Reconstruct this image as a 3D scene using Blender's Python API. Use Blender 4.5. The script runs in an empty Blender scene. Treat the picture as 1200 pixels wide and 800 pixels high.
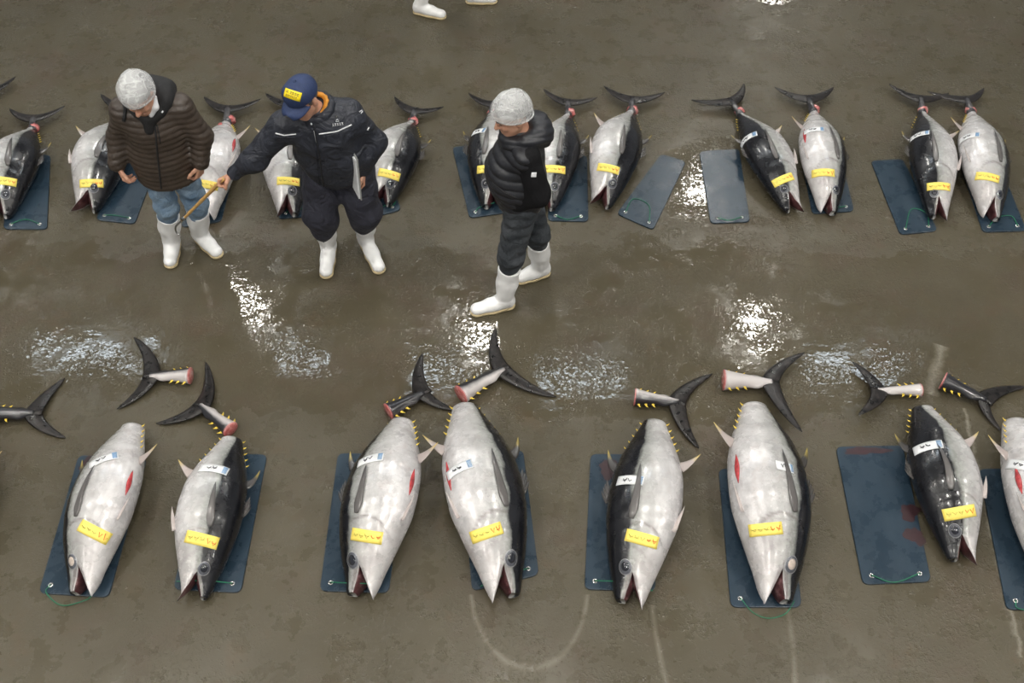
import bpy, bmesh, math, random
import numpy as np
from mathutils import Vector, Matrix
from mathutils.bvhtree import BVHTree

# ------------------------------------------------------------------ camera, world, exposure
SC = bpy.context.scene
COL = SC.collection
FPX, CAM_H, PITCH = 35.0 / 36.0 * 1200.0, 5.1, math.radians(50)
cam_d = bpy.data.cameras.new('camera')
cam_d.lens, cam_d.sensor_width = 35.0, 36.0
cam = bpy.data.objects.new('camera', cam_d)
COL.objects.link(cam)
cam.location = (0, 0, CAM_H)
cam.rotation_euler = (math.pi / 2 - PITCH, 0, 0)
SC.camera = cam
SC.view_settings.view_transform = 'Standard'
SC.view_settings.look = 'None'
SC.view_settings.gamma = 1.0
SC.view_settings.use_curve_mapping = False
SC.view_settings.exposure = 0.08
world = bpy.data.worlds.new('world')
SC.world = world
world.use_nodes = True
wbg = world.node_tree.nodes['Background']
wbg.inputs['Color'].default_value = (0.93, 0.96, 1.0, 1)
wbg.inputs['Strength'].default_value = 0.26
LAMP_STRENGTH, STRIP_STRENGTH, CEIL_Z = 200.0, 30.0, 8.9

V = lambda *a: np.array(a, float)
FW = V(0, math.cos(PITCH), -math.sin(PITCH))
UP = V(0, math.sin(PITCH), math.cos(PITCH))
CAMP = V(0, 0, CAM_H)
def raydir(x, y):
    d = V((x - 600) / FPX, 0, 0) + FW - UP * (y - 400) / FPX
    return d
def U(x, y, z=0.0):
    """photo pixel -> the point at height z on that sight line"""
    d = raydir(x, y)
    return CAMP + d * (z - CAM_H) / d[2]
def nrm(v):
    v = np.asarray(v, float)
    return v / max(1e-9, np.linalg.norm(v))

# ------------------------------------------------------------------ object helpers
def props(o, label=None, cat=None, group=None, kind=None):
    if label: o['label'] = label
    if cat: o['category'] = cat
    if group: o['group'] = group
    if kind: o['kind'] = kind
    return o
def thing(name, loc, label, cat, group=None):
    o = bpy.data.objects.new(name, None)
    o.empty_display_size = 0.1
    COL.objects.link(o)
    o.location = loc
    return props(o, label, cat, group)
def add(name, verts, faces, mat, parent=None, smooth=True, origin=None, label=None):
    """world-space verts -> ONE mesh object, placed relative to its root"""
    v = np.asarray(verts, float)
    off = V(0, 0, 0)
    p = parent
    while p is not None:
        off = off + np.array(p.location); p = p.parent
    if origin is not None and parent is None: off = np.asarray(origin, float)
    me = bpy.data.meshes.new(name)
    me.from_pydata((v - off).tolist(), [], [list(map(int, f)) for f in faces])
    mats = mat if isinstance(mat, (list, tuple)) else [mat]
    for m in mats: me.materials.append(m)
    if smooth: me.polygons.foreach_set('use_smooth', [True] * len(me.polygons))
    me.update()
    o = bpy.data.objects.new(name, me)
    COL.objects.link(o)
    if parent is not None: o.parent = parent
    else: o.location = off
    if label: o['label'] = label
    return o
def add_np(name, v, quads, mat, parent=None):
    """fast path for large quad meshes"""
    off = V(0, 0, 0); p = parent
    while p is not None:
        off = off + np.array(p.location); p = p.parent
    me = bpy.data.meshes.new(name)
    n, m = len(v), len(quads)
    me.vertices.add(n); me.vertices.foreach_set('co', (v - off).astype(np.float32).ravel())
    me.loops.add(m * 4); me.loops.foreach_set('vertex_index', quads.astype(np.int32).ravel())
    me.polygons.add(m)
    me.polygons.foreach_set('loop_start', np.arange(0, m * 4, 4, dtype=np.int32))
    me.polygons.foreach_set('loop_total', np.full(m, 4, np.int32))
    me.update(calc_edges=True); me.validate()
    me.polygons.foreach_set('use_smooth', np.ones(m, bool))
    me.materials.append(mat)
    o = bpy.data.objects.new(name, me); COL.objects.link(o); o.parent = parent
    return o
def loft(rings, cap0=True, cap1=True):
    """list of (n,3) rings -> verts, faces"""
    n = len(rings[0]); v = np.concatenate(rings); f = []
    for i in range(len(rings) - 1):
        for j in range(n):
            k = (j + 1) % n
            f.append((i * n + j, i * n + k, (i + 1) * n + k, (i + 1) * n + j))
    if cap0: f.append(tuple(range(n - 1, -1, -1)))
    if cap1: f.append(tuple((len(rings) - 1) * n + j for j in range(n)))
    return v, f
def frame(d):
    d = nrm(d); u = V(0, 0, 1) if abs(d[2]) < .9 else V(1, 0, 0)
    a = nrm(np.cross(d, u)); b = np.cross(a, d)
    return a, b
def tube(pts, r, n=8):
    pts = [np.asarray(p, float) for p in pts]
    rr = r if hasattr(r, '__len__') else [r] * len(pts)
    rings = []
    for i, p in enumerate(pts):
        d = pts[min(i + 1, len(pts) - 1)] - pts[max(i - 1, 0)]
        a, b = frame(d)
        rings.append(np.array([p + rr[i] * (math.cos(t) * a + math.sin(t) * b) for t in np.linspace(0, 2 * math.pi, n, endpoint=False)]))
    return loft(rings)
def merge(*vf):
    vs, fs, o = [], [], 0
    for v, f in vf:
        vs.append(np.asarray(v)); fs += [tuple(i + o for i in q) for q in f]; o += len(v)
    return np.concatenate(vs), fs
def bez(p0, p1, p2, n):
    t = np.linspace(0, 1, n)[:, None]
    return (1 - t) ** 2 * p0 + 2 * t * (1 - t) * p1 + t * t * p2
def spline(pts, n):
    """Catmull-Rom through points"""
    P = np.array([2 * np.asarray(pts[0], float) - np.asarray(pts[1], float)] + [np.asarray(p, float) for p in pts] + [2 * np.asarray(pts[-1], float) - np.asarray(pts[-2], float)])
    out = []
    for t in np.linspace(0, len(pts) - 1 - 1e-6, n):
        i = int(t); u = t - i; a, b, c, d = P[i:i + 4]
        out.append(.5 * (2 * b + (c - a) * u + (2 * a - 5 * b + 4 * c - d) * u * u + (3 * b - a - 3 * c + d) * u ** 3))
    return np.array(out)

# ------------------------------------------------------------------ materials
class NT:
    def __init__(s, name):
        s.m = bpy.data.materials.new(name); s.m.use_nodes = True
        s.t = s.m.node_tree; s.b = s.t.nodes['Principled BSDF']; s.out = s.t.nodes['Material Output']
    def n(s, typ, ins=None, **kw):
        x = s.t.nodes.new(typ)
        for k, v in kw.items(): setattr(x, k, v)
        for k, v in (ins or {}).items(): s.set(x.inputs[k], v)
        return x
    def set(s, sock, v):
        if isinstance(v, bpy.types.NodeSocket): s.t.links.new(v, sock)
        elif isinstance(v, tuple) and len(v) == 3 and sock.type == 'RGBA': sock.default_value = (*v, 1)
        else: sock.default_value = v
    def p(s, **kw):
        for k, v in kw.items(): s.set(s.b.inputs[k.replace('_', ' ')], v)
    def noise(s, scale, detail=4, rough=.55, vec=None, dist=0.0, out=0):
        x = s.n('ShaderNodeTexNoise', {'Scale': scale, 'Detail': detail, 'Roughness': rough, 'Distortion': dist})
        if vec is not None: s.set(x.inputs['Vector'], vec)
        return x.outputs[out]
    def ramp(s, fac, stops, interp='LINEAR'):
        x = s.n('ShaderNodeValToRGB', {'Fac': fac}); cr = x.color_ramp; cr.interpolation = interp
        while len(cr.elements) < len(stops): cr.elements.new(.5)
        for e, (p, c) in zip(cr.elements, stops):
            e.position = p; e.color = (*c, 1) if isinstance(c, tuple) else (c, c, c, 1)
        return x.outputs['Color']
    def math(s, op, a, b=0.0, c=0.0, clamp=False):
        x = s.n('ShaderNodeMath', operation=op, use_clamp=clamp)
        s.set(x.inputs[0], a); s.set(x.inputs[1], b); s.set(x.inputs[2], c)
        return x.outputs[0]
    def mix(s, fac, a, b, blend='MIX'):
        x = s.n('ShaderNodeMix', data_type='RGBA', blend_type=blend)
        s.set(x.inputs['Factor'], fac); s.set(x.inputs['A'], a); s.set(x.inputs['B'], b)
        return x.outputs['Result']
    def bump(s, h, strength=.3, dist=.01):
        x = s.n('ShaderNodeBump', {'Height': h, 'Strength': strength, 'Distance': dist})
        s.set(s.b.inputs['Normal'], x.outputs['Normal']); return x
    def obj(s): return s.n('ShaderNodeTexCoord').outputs['Object']
    def pos(s): return s.n('ShaderNodeNewGeometry').outputs['Position']
    def attr(s, name): return s.n('ShaderNodeAttribute', attribute_name=name)
def plain(name, c, rough=.5, var=.12, scale=30, spec=.5, metal=0.0, bump=0.0, bscale=None, coat=0.0):
    t = NT(name)
    f = t.noise(scale, vec=t.obj())
    col = t.ramp(f, [(.3, tuple(x * (1 - var) for x in c)), (.7, tuple(min(1, x * (1 + var)) for x in c))])
    t.p(Base_Color=col, Roughness=rough, Specular_IOR_Level=spec, Metallic=metal, Coat_Weight=coat)
    if bump: t.bump(t.noise(bscale or scale, 4, .5, t.obj(), 1.2 if (bscale or scale) < 15 else 0.0), bump, .05 if (bscale or scale) < 15 else .01)
    return t.m
M = {}
def build_materials():
    # --- wet concrete floor
    t = NT('wet_concrete'); P = t.pos()
    xyz = t.n('ShaderNodeSeparateXYZ', {'Vector': P}); Y = xyz.outputs['Y']
    big = t.noise(.9, 6, .6, P); mid = t.noise(5, 6, .65, P); fine = t.noise(60, 4, .7, P)
    st = t.noise(1.7, 5, .7, t.n('ShaderNodeMapping', {'Vector': P, 'Scale': (1.6, .45, 1)}).outputs[0])
    c = t.ramp(big, [(.25, (.058, .049, .030)), (.5, (.074, .064, .041)), (.8, (.095, .082, .055))])
    c = t.mix(t.math('MULTIPLY', t.ramp(mid, [(.35, 0.0), (.75, 1.0)]), .16), c, (.135, .120, .088))
    c = t.mix(t.math('MULTIPLY', t.ramp(st, [(.35, 0.0), (.9, 1.0)]), .4), c, (.066, .056, .035))
    rust = t.ramp(t.noise(2.6, 5, .7, t.n('ShaderNodeMapping', {'Vector': P, 'Location': (7, 3, 0)}).outputs[0]), [(.58, 0.0), (.82, 1.0)])
    c = t.mix(t.math('MULTIPLY', rust, .30), c, (.12, .062, .026))
    blood = t.ramp(t.noise(1.5, 5, .7, t.n('ShaderNodeMapping', {'Vector': P, 'Location': (2.5, 9, 0)}).outputs[0]), [(.52, 0.0), (.80, 1.0)])
    c = t.mix(t.math('MULTIPLY', blood, .38), c, (.085, .046, .036))
    # pale elliptical arcs in the floor colour, and a ragged joint line
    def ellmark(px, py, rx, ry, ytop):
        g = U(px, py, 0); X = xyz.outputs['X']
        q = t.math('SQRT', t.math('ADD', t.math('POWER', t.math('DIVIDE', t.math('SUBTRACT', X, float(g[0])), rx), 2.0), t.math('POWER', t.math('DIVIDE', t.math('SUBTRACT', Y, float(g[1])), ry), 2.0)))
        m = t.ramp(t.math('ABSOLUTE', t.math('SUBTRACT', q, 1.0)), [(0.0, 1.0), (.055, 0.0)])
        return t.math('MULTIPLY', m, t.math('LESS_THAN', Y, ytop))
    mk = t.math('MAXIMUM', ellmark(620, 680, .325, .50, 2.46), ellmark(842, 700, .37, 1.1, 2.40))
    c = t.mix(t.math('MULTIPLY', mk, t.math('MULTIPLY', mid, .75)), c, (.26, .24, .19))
    def joint(a_, b_, wd):
        p_, q_ = U(*a_), U(*b_); d_ = nrm(q_ - p_); n_ = V(-d_[1], d_[0], 0)
        off = t.math('SUBTRACT', t.n('ShaderNodeVectorMath', {0: P, 1: tuple(n_)}, operation='DOT_PRODUCT').outputs['Value'], float(p_ @ n_))
        off = t.math('ADD', off, t.math('MULTIPLY', t.math('SUBTRACT', t.noise(9, 5, .7, P), .5), .10))
        al = t.n('ShaderNodeVectorMath', {0: P, 1: tuple(d_)}, operation='DOT_PRODUCT').outputs['Value']
        m = t.ramp(t.math('ABSOLUTE', off), [(0.0, 1.0), (wd, 0.0)])
        return t.math('MULTIPLY', m, t.math('MULTIPLY', t.math('GREATER_THAN', al, float(p_ @ d_)), t.math('LESS_THAN', al, float(q_ @ d_))))
    jk = t.math('MAXIMUM', joint((1130, 478), (1178, 690), .02), t.math('MAXIMUM', joint((1105, 405), (1090, 462), .05), joint((1178, 690), (1196, 770), .02)))
    c = t.mix(t.math('MULTIPLY', jk, t.math('MULTIPLY', fine, .95)), c, (.30, .28, .23))
    # pools of standing water, mostly in the walkway between the two rows
    dy = t.math('ABSOLUTE', t.math('SUBTRACT', Y, 4.42))
    band = t.math('SUBTRACT', 1.0, t.math('MULTIPLY', dy, 1.15))
    pn = t.noise(1.15, 7, .62, t.n('ShaderNodeMapping', {'Vector': P, 'Location': (1.3, .2, 0)}).outputs[0])
    w = t.math('ADD', t.math('MULTIPLY', band, .55), pn)
    for (qx, qy, rad) in ((814, 226, .34), (815, 200, .30), (905, -6, .2), (840, 190, .3)):   # single puddles further back
        g = U(qx, qy, 0)
        dist = t.n('ShaderNodeVectorMath', {0: P, 1: tuple(g)}, operation='DISTANCE').outputs['Value']
        w = t.math('MAXIMUM', w, t.math('ADD', t.math('SUBTRACT', .80, t.math('MULTIPLY', dist, .22 / rad)), t.math('MULTIPLY', t.math('SUBTRACT', pn, .5), .35)))
    wet = t.ramp(w, [(.585, 0.0), (.612, 1.0)])
    def off(x, y): return t.n('ShaderNodeMapping', {'Vector': P, 'Location': (x, y, 0)}).outputs[0]
    speck = t.ramp(t.noise(44, 4, .65, P), [(.48, 0.0), (.66, 1.0)])
    sparse = t.ramp(t.noise(31, 3, .6, off(5, 2)), [(.60, 0.0), (.72, 1.0)])
    patch = t.ramp(t.noise(3.4, 6, .65, off(2, 8)), [(.44, 0.0), (.56, 1.0)])
    damp = t.ramp(t.noise(2.6, 7, .7, off(9, 4)), [(.535, 0.0), (.60, 1.0)])
    rough = t.mix(wet, t.ramp(mid, [(.3, .22), (.7, .36)]), t.mix(damp, (.03,) * 3, (.22,) * 3))
    c = t.mix(t.math('MULTIPLY', wet, .06), c, (.045, .038, .026))
    t.p(Base_Color=c, Roughness=rough, Specular_IOR_Level=.5, IOR=1.4)
    h = t.math('ADD', t.math('MULTIPLY', t.math('MULTIPLY', speck, patch), 1.0), t.math('ADD', t.math('MULTIPLY', sparse, .9), t.math('ADD', t.math('MULTIPLY', fine, .04), t.math('MULTIPLY', t.noise(7, 4, .6, off(1, 1)), .9))))
    t.bump(h, .42, .006)
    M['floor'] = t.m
    M['ceiling'] = plain('ceiling_paint', (.36, .365, .36), .8)
    # --- tuna skin, driven by a per-vertex map: R = back/belly coordinate, G = gill crease, B = position along the body
    t = NT('tuna_skin'); a = t.attr('skin')
    sep = t.n('ShaderNodeSeparateColor', {'Color': a.outputs['Color']}); R, G, B = sep.outputs
    O = t.obj()
    nz = t.noise(9, 5, .6, O); nf = t.noise(45, 4, .6, O)
    r = t.math('ADD', R, t.math('ADD', t.math('MULTIPLY', t.math('SUBTRACT', nz, .5), .12), t.math('MULTIPLY', t.math('SUBTRACT', nf, .5), .03)))
    sil = t.ramp(t.noise(7, 6, .65, O), [(.28, (.34, .325, .325)), (.48, (.57, .555, .555)), (.70, (.76, .75, .745))])
    blot = t.ramp(t.noise(14, 5, .7, t.n('ShaderNodeMapping', {'Vector': O, 'Location': (4, 4, 4)}).outputs[0]), [(.52, 0.0), (.74, 1.0)])
    sil = t.mix(t.math('MULTIPLY', blot, .55), sil, (.40, .335, .32))
    headm = t.ramp(B, [(.24, 1.0), (.36, 0.0)])
    streak = t.ramp(t.noise(5, 5, .65, t.n('ShaderNodeMapping', {'Vector': O, 'Location': (1, 6, 2), 'Scale': (5, .8, 5)}).outputs[0]), [(.48, 0.0), (.70, 1.0)])
    sil = t.mix(t.math('MULTIPLY', streak, .40), sil, (.34, .325, .335))
    sil = t.mix(t.math('MULTIPLY', headm, .42), sil, (.42, .39, .375))
    f1 = t.ramp(r, [(.16, 0.0), (.38, .45), (.47, 1.0)]); f2 = t.ramp(r, [(.475, 0.0), (.515, 1.0)])
    c = t.mix(f1, sil, t.ramp(nf, [(.3, (.20, .205, .19)), (.7, (.36, .37, .35))]))
    c = t.mix(f2, c, t.ramp(nz, [(.3, (.004, .0045, .006)), (.75, (.012, .012, .015))]))
    c = t.mix(t.math('MULTIPLY', t.math('MULTIPLY', G, t.math('SUBTRACT', 1.0, f2)), .72), c, (.13, .105, .10))
    t.p(Base_Color=c, Roughness=t.ramp(nz, [(.3, .20), (.7, .34)]), Specular_IOR_Level=.5, Metallic=t.math('MULTIPLY', t.math('SUBTRACT', 1.0, f2), .12), Coat_Weight=.2, Coat_Roughness=.06)
    t.bump(nf, .12, .01)
    M['skin'] = t.m
    # fins: U along the blade, yellow towards the tip
    for nm, c0, c1 in (('fin_silver', (.42, .36, .34), (.62, .46, .10)), ('fin_dark', (.05, .045, .042), (.50, .38, .08)), ('fin_pale', (.50, .44, .42), (.42, .38, .36)), ('fin_pectoral', (.12, .112, .108), (.035, .035, .037))):
        t = NT(nm); a = t.attr('skin'); sep = t.n('ShaderNodeSeparateColor', {'Color': a.outputs['Color']})
        n_ = t.noise(40, 4, .6, t.obj())
        u = t.math('ADD', sep.outputs[0], t.math('MULTIPLY', t.math('SUBTRACT', n_, .5), .3))
        c = t.ramp(u, [(.62, c0), (.95, c1)])
        c = t.mix(t.math('MULTIPLY', n_, .5), c, tuple(x * .55 for x in c0))
        t.p(Base_Color=c, Roughness=.32, Coat_Weight=.3, Coat_Roughness=.15)
        M[nm] = t.m
    t = NT('tail_fin_skin'); O = t.obj(); n_ = t.noise(25, 5, .65, O)
    c = t.ramp(n_, [(.35, (.007, .007, .007)), (.58, (.020, .017, .016)), (.74, (.055, .045, .042)), (.82, (.20, .18, .17))])
    t.p(Base_Color=c, Roughness=t.ramp(n_, [(.3, .22), (.7, .45)]), Specular_IOR_Level=.35)
    t.bump(t.noise(60, 3, .6, O), .12, .01); M['tail'] = t.m
    t = NT('stem_skin'); a = t.attr('skin'); sep = t.n('ShaderNodeSeparateColor', {'Color': a.outputs['Color']}); n_ = t.noise(20, 5, .6, t.obj())
    r = t.math('ADD', sep.outputs[0], t.math('MULTIPLY', t.math('SUBTRACT', n_, .5), .22))
    c = t.ramp(r, [(.34, (.50, .47, .46)), (.50, (.20, .19, .19)), (.60, (.018, .018, .021))])
    t.p(Base_Color=c, Roughness=.28, Coat_Weight=.4, Coat_Roughness=.12); M['stem'] = t.m
    M['finlet'] = plain('finlet_yellow', (.72, .52, .06), .4, .15, 60)
    t = NT('raw_flesh'); n_ = t.noise(26, 5, .7, t.obj())
    t.p(Base_Color=t.ramp(n_, [(.3, (.40, .06, .065)), (.5, (.55, .17, .16)), (.72, (.70, .42, .39))]), Roughness=.25, Coat_Weight=.5)
    M['flesh'] = t.m
    t = NT('mouth_lining'); n_ = t.noise(18, 4, .6, t.obj())
    t.p(Base_Color=t.ramp(n_, [(.3, (.022, .008, .009)), (.55, (.09, .035, .037)), (.75, (.30, .17, .17))]), Roughness=.3); M['mouth'] = t.m
    M['belly_red'] = plain('belly_cut_red', (.40, .045, .05), .25, .4, 40, coat=.4)
    M['eye_ring'] = plain('eye_ring', (.24, .24, .25), .25, .25, 60, coat=.3)
    M['eye_iris'] = plain('eye_iris', (.085, .09, .105), .15, .2, 90, coat=.8)
    M['pupil'] = plain('eye_pupil', (.015, .016, .022), .08, .1, 40, coat=1.0)
    M['pupil_cloudy'] = plain('eye_pupil_cloudy', (.52, .44, .38), .2, .15, 60, coat=.6)
    M['paper_yellow'] = plain('yellow_paper', (.90, .72, .14), .5, .06, 25)
    M['paper_white'] = plain('white_paper', (.74, .75, .76), .45, .05, 25)
    M['ink_dark'] = plain('dark_ink', (.04, .04, .05), .6)
    M['ink_olive'] = plain('olive_ink', (.30, .27, .03), .6)
    M['ink_red'] = plain('orange_red_ink', (.72, .16, .025), .6)
    M['ink_blue'] = plain('blue_ink', (.22, .36, .55), .6)
    # boards
    t = NT('slate_blue_plastic'); O = t.obj(); n_ = t.noise(6, 6, .65, O)
    sc = t.ramp(t.noise(3, 6, .7, t.n('ShaderNodeMapping', {'Vector': O, 'Scale': (6, .7, 1)}).outputs[0]), [(.45, 0.0), (.75, 1.0)])
    c = t.ramp(n_, [(.3, (.014, .028, .044)), (.7, (.024, .043, .063))])
    c = t.mix(t.math('MULTIPLY', sc, .3), c, (.042, .065, .088))
    t.p(Base_Color=c, Roughness=t.ramp(n_, [(.3, .22), (.7, .36)]), Specular_IOR_Level=.4)
    t.bump(t.noise(5, 4, .6, O), .25, .01); M['board'] = t.m
    M['blood'] = plain('blood_smear', (.034, .013, .016), .4, .3, 30)
    M['grommet'] = plain('metal_grommet', (.62, .62, .60), .25, .1, 60, metal=.8)
    M['string'] = plain('green_string', (.012, .15, .075), .5, .2, 80)
    # clothing
    M['puffer_brown'] = plain('brown_nylon', (.050, .037, .028), .42, .2, 18, bump=.25, bscale=60)
    M['black_cloth'] = plain('black_cloth', (.012, .012, .013), .75, .25, 40, bump=.3, bscale=90)
    M['black_nylon'] = plain('black_nylon', (.015, .016, .020), .40, .25, 25, bump=.2, bscale=60)
    M['black_knit'] = plain('black_knit', (.008, .008, .009), .9, .3, 120, spec=.2, bump=.4, bscale=200)
    M['navy'] = plain('navy_work_cloth', (.019, .022, .032), .55, .2, 20, bump=.75, bscale=9)
    M['navy_trouser'] = plain('navy_trouser_cloth', (.027, .028, .042), .75, .2, 30, bump=.75, bscale=9)
    M['cap_navy'] = plain('cap_navy', (.016, .032, .095), .7, .15, 60, bump=.2, bscale=120)
    for nm, a0, a1 in (('jeans_blue', (.10, .18, .29), (.30, .40, .50)), ('jeans_dark', (.022, .027, .032), (.075, .082, .090))):
        t = NT(nm); O = t.obj(); n_ = t.math('ADD', t.math('MULTIPLY', t.noise(7, 4, .6, O), .7), t.math('MULTIPLY', t.noise(120, 3, .7, O), .3))
        t.p(Base_Color=t.ramp(n_, [(.35, a0), (.65, a1)]), Roughness=.8, Specular_IOR_Level=.25)
        t.bump(t.noise(11, 4, .6, O, 1.0), .6, .04); M[nm] = t.m
    M['boot'] = plain('white_rubber', (.86, .86, .85), .35, .04, 20, coat=.15)
    M['sole'] = plain('tan_rubber_sole', (.52, .42, .24), .5, .1, 40)
    t = NT('skin_tone'); n_ = t.noise(18, 4, .6, t.obj())
    t.p(Base_Color=t.ramp(n_, [(.3, (.46, .235, .155)), (.7, (.58, .32, .215))]), Roughness=.5, Subsurface_Weight=.1, Subsurface_Scale=.01)
    M['person_skin'] = t.m
    M['hair'] = plain('grey_black_hair', (.10, .098, .095), .6, .4, 60, bump=.5, bscale=120)
    M['eye_dark'] = plain('dark_eye', (.01, .008, .007), .2)
    t = NT('hairnet_mesh'); O = t.obj()
    def ridge(sc, wd, loc):
        x = t.noise(sc, 2, .5, t.n('ShaderNodeMapping', {'Vector': O, 'Location': loc}).outputs[0], .6)
        return t.ramp(t.math('ABSOLUTE', t.math('SUBTRACT', x, .5)), [(0.0, 1.0), (wd, 0.0)])
    lines = t.math('MAXIMUM', ridge(9, .030, (0, 0, 0)), t.math('MULTIPLY', ridge(17, .035, (3, 1, 5)), .6))
    den = t.math('ADD', t.math('MULTIPLY', lines, .25), t.ramp(t.noise(6, 3, .5, O), [(.3, .20), (.7, .34)]), clamp=True)
    t.p(Base_Color=(.86, .87, .87), Roughness=.5, Alpha=den)
    M['hairnet'] = t.m
    M['orange'] = plain('orange_lining', (.62, .25, .02), .6)
    M['white_trim'] = plain('white_trim', (.72, .73, .75), .5)
    M['badge'] = plain('badge_yellow', (.92, .70, .01), .5, .05)
    M['bamboo'] = plain('bamboo', (.50, .30, .10), .4, .2, 30)
    M['steel'] = plain('steel', (.42, .42, .41), .25, .1, 40, metal=.9)
    M['aluminium'] = plain('aluminium_board', (.45, .46, .45), .35, .1, 40, metal=.6)
    M['glass_frame'] = plain('glasses_frame', (.015, .015, .017), .3)
    M['lamp_shell'] = plain('lamp_shell', (.35, .36, .37), .4, .05, 20, metal=.5)
    for nm, col, s in (('lamp_glow', (1.0, .965, .90), LAMP_STRENGTH), ('strip_glow', (.80, .91, 1.0), STRIP_STRENGTH)):
        t = NT(nm); t.p(Base_Color=(.9, .9, .9), Emission_Color=col, Emission_Strength=s); M[nm] = t.m
build_materials()

def setcol(o, arr):
    at = o.data.color_attributes.new('skin', 'FLOAT_COLOR', 'POINT')
    a = np.ones((len(arr), 4), np.float32); a[:, :arr.shape[1]] = arr
    at.data.foreach_set('color', a.ravel())

# ------------------------------------------------------------------ the hall: floor, ceiling, lamps
def quadbox(x0, x1, y0, y1, z0, z1):
    v = [(x, y, z) for z in (z0, z1) for (x, y) in ((x0, y0), (x1, y0), (x1, y1), (x0, y1))]
    return np.array(v, float), [(3, 2, 1, 0), (4, 5, 6, 7), (0, 1, 5, 4), (1, 2, 6, 5), (2, 3, 7, 6), (3, 0, 4, 7)]
v, f = quadbox(-14, 14, -7, 24, -.2, 0)
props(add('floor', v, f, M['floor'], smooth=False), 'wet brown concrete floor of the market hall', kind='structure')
v, f = quadbox(-14, 14, -7, 24, CEIL_Z, CEIL_Z + .2)
props(add('ceiling', v, f, M['ceiling'], smooth=False), 'plain grey ceiling above the market hall', kind='structure')

def lathe(c, prof, n=24):
    rings = [np.array([c + V(r * math.cos(t), r * math.sin(t), z) for t in np.linspace(0, 2 * math.pi, n, endpoint=False)]) for r, z in prof]
    return loft(rings)
LAMP_Z = 8.0
def refl(px, py, h=LAMP_Z):
    g = U(px, py, 0); k = 1 + h / CAM_H
    return V(g[0] * k, g[1] * k, h)
def high_bay(p, word):
    t = thing('high_bay_lamp', tuple(p), 'round grey high bay lamp hanging from the hall ceiling ' + word, 'lamp', 'high bay lamps')
    v, f = lathe(p, [(.28, 0), (.25, .16), (.14, .30), (.09, .36), (.05, .38)]); add('shade', v, f, M['lamp_shell'], t)
    v, f = lathe(p, [(.25, -.012), (.25, -.002)]); add('lens', v, f, M['lamp_glow'], t, smooth=False)
    v, f = tube([p + V(0, 0, .37), p + V(0, 0, CEIL_Z - p[2] - .012)], .02); add('rod', v, f, M['lamp_shell'], t)
for i, (px, py) in enumerate([(884, 384), (286, 358), (566, 392), (818, 222), (906, -9), (-70, 312)]):
    high_bay(refl(px, py), 'over the walkway')
for x in (-8.5, -4.2, 0, 4.2, 8.5):  # unseen lamps added to light the fish; their reflections fall outside the view
    for y in (-3.2, .6, 4.2):
        high_bay(V(x, y, LAMP_Z), 'over the near end, added out of view for light')
for (x0, y0, x1, y1) in [(36, 410, 190, 414), (292, 420, 378, 421), (430, 428, 560, 436), (628, 440, 732, 441), (944, 432, 1062, 428)]:
    a, b = refl(x0, y0), refl(x1, y1)
    t = thing('strip_light', tuple((a + b) / 2), 'long cool white strip light hanging from the hall ceiling', 'lamp', 'strip lights')
    d = nrm(b - a); s = V(-d[1], d[0], 0)
    def bar(w, z0, z1):
        v = [q + s * w * k + V(0, 0, z) for z in (z0, z1) for q, k in ((a, -1), (b, -1), (b, 1), (a, 1))]
        return v, [(3, 2, 1, 0), (4, 5, 6, 7), (0, 1, 5, 4), (1, 2, 6, 5), (2, 3, 7, 6), (3, 0, 4, 7)]
    v, f = bar(.13, .02, .10); add('housing', v, f, M['lamp_shell'], t, smooth=False)
    v, f = bar(.10, -.02, .018); add('diffuser', v, f, M['strip_glow'], t, smooth=False)
    for q in (a + d * .3, b - d * .3):
        v, f = tube([q + V(0, 0, .1), q + V(0, 0, CEIL_Z - LAMP_Z - .012)], .012); add('rod', v, f, M['lamp_shell'], t)

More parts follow.
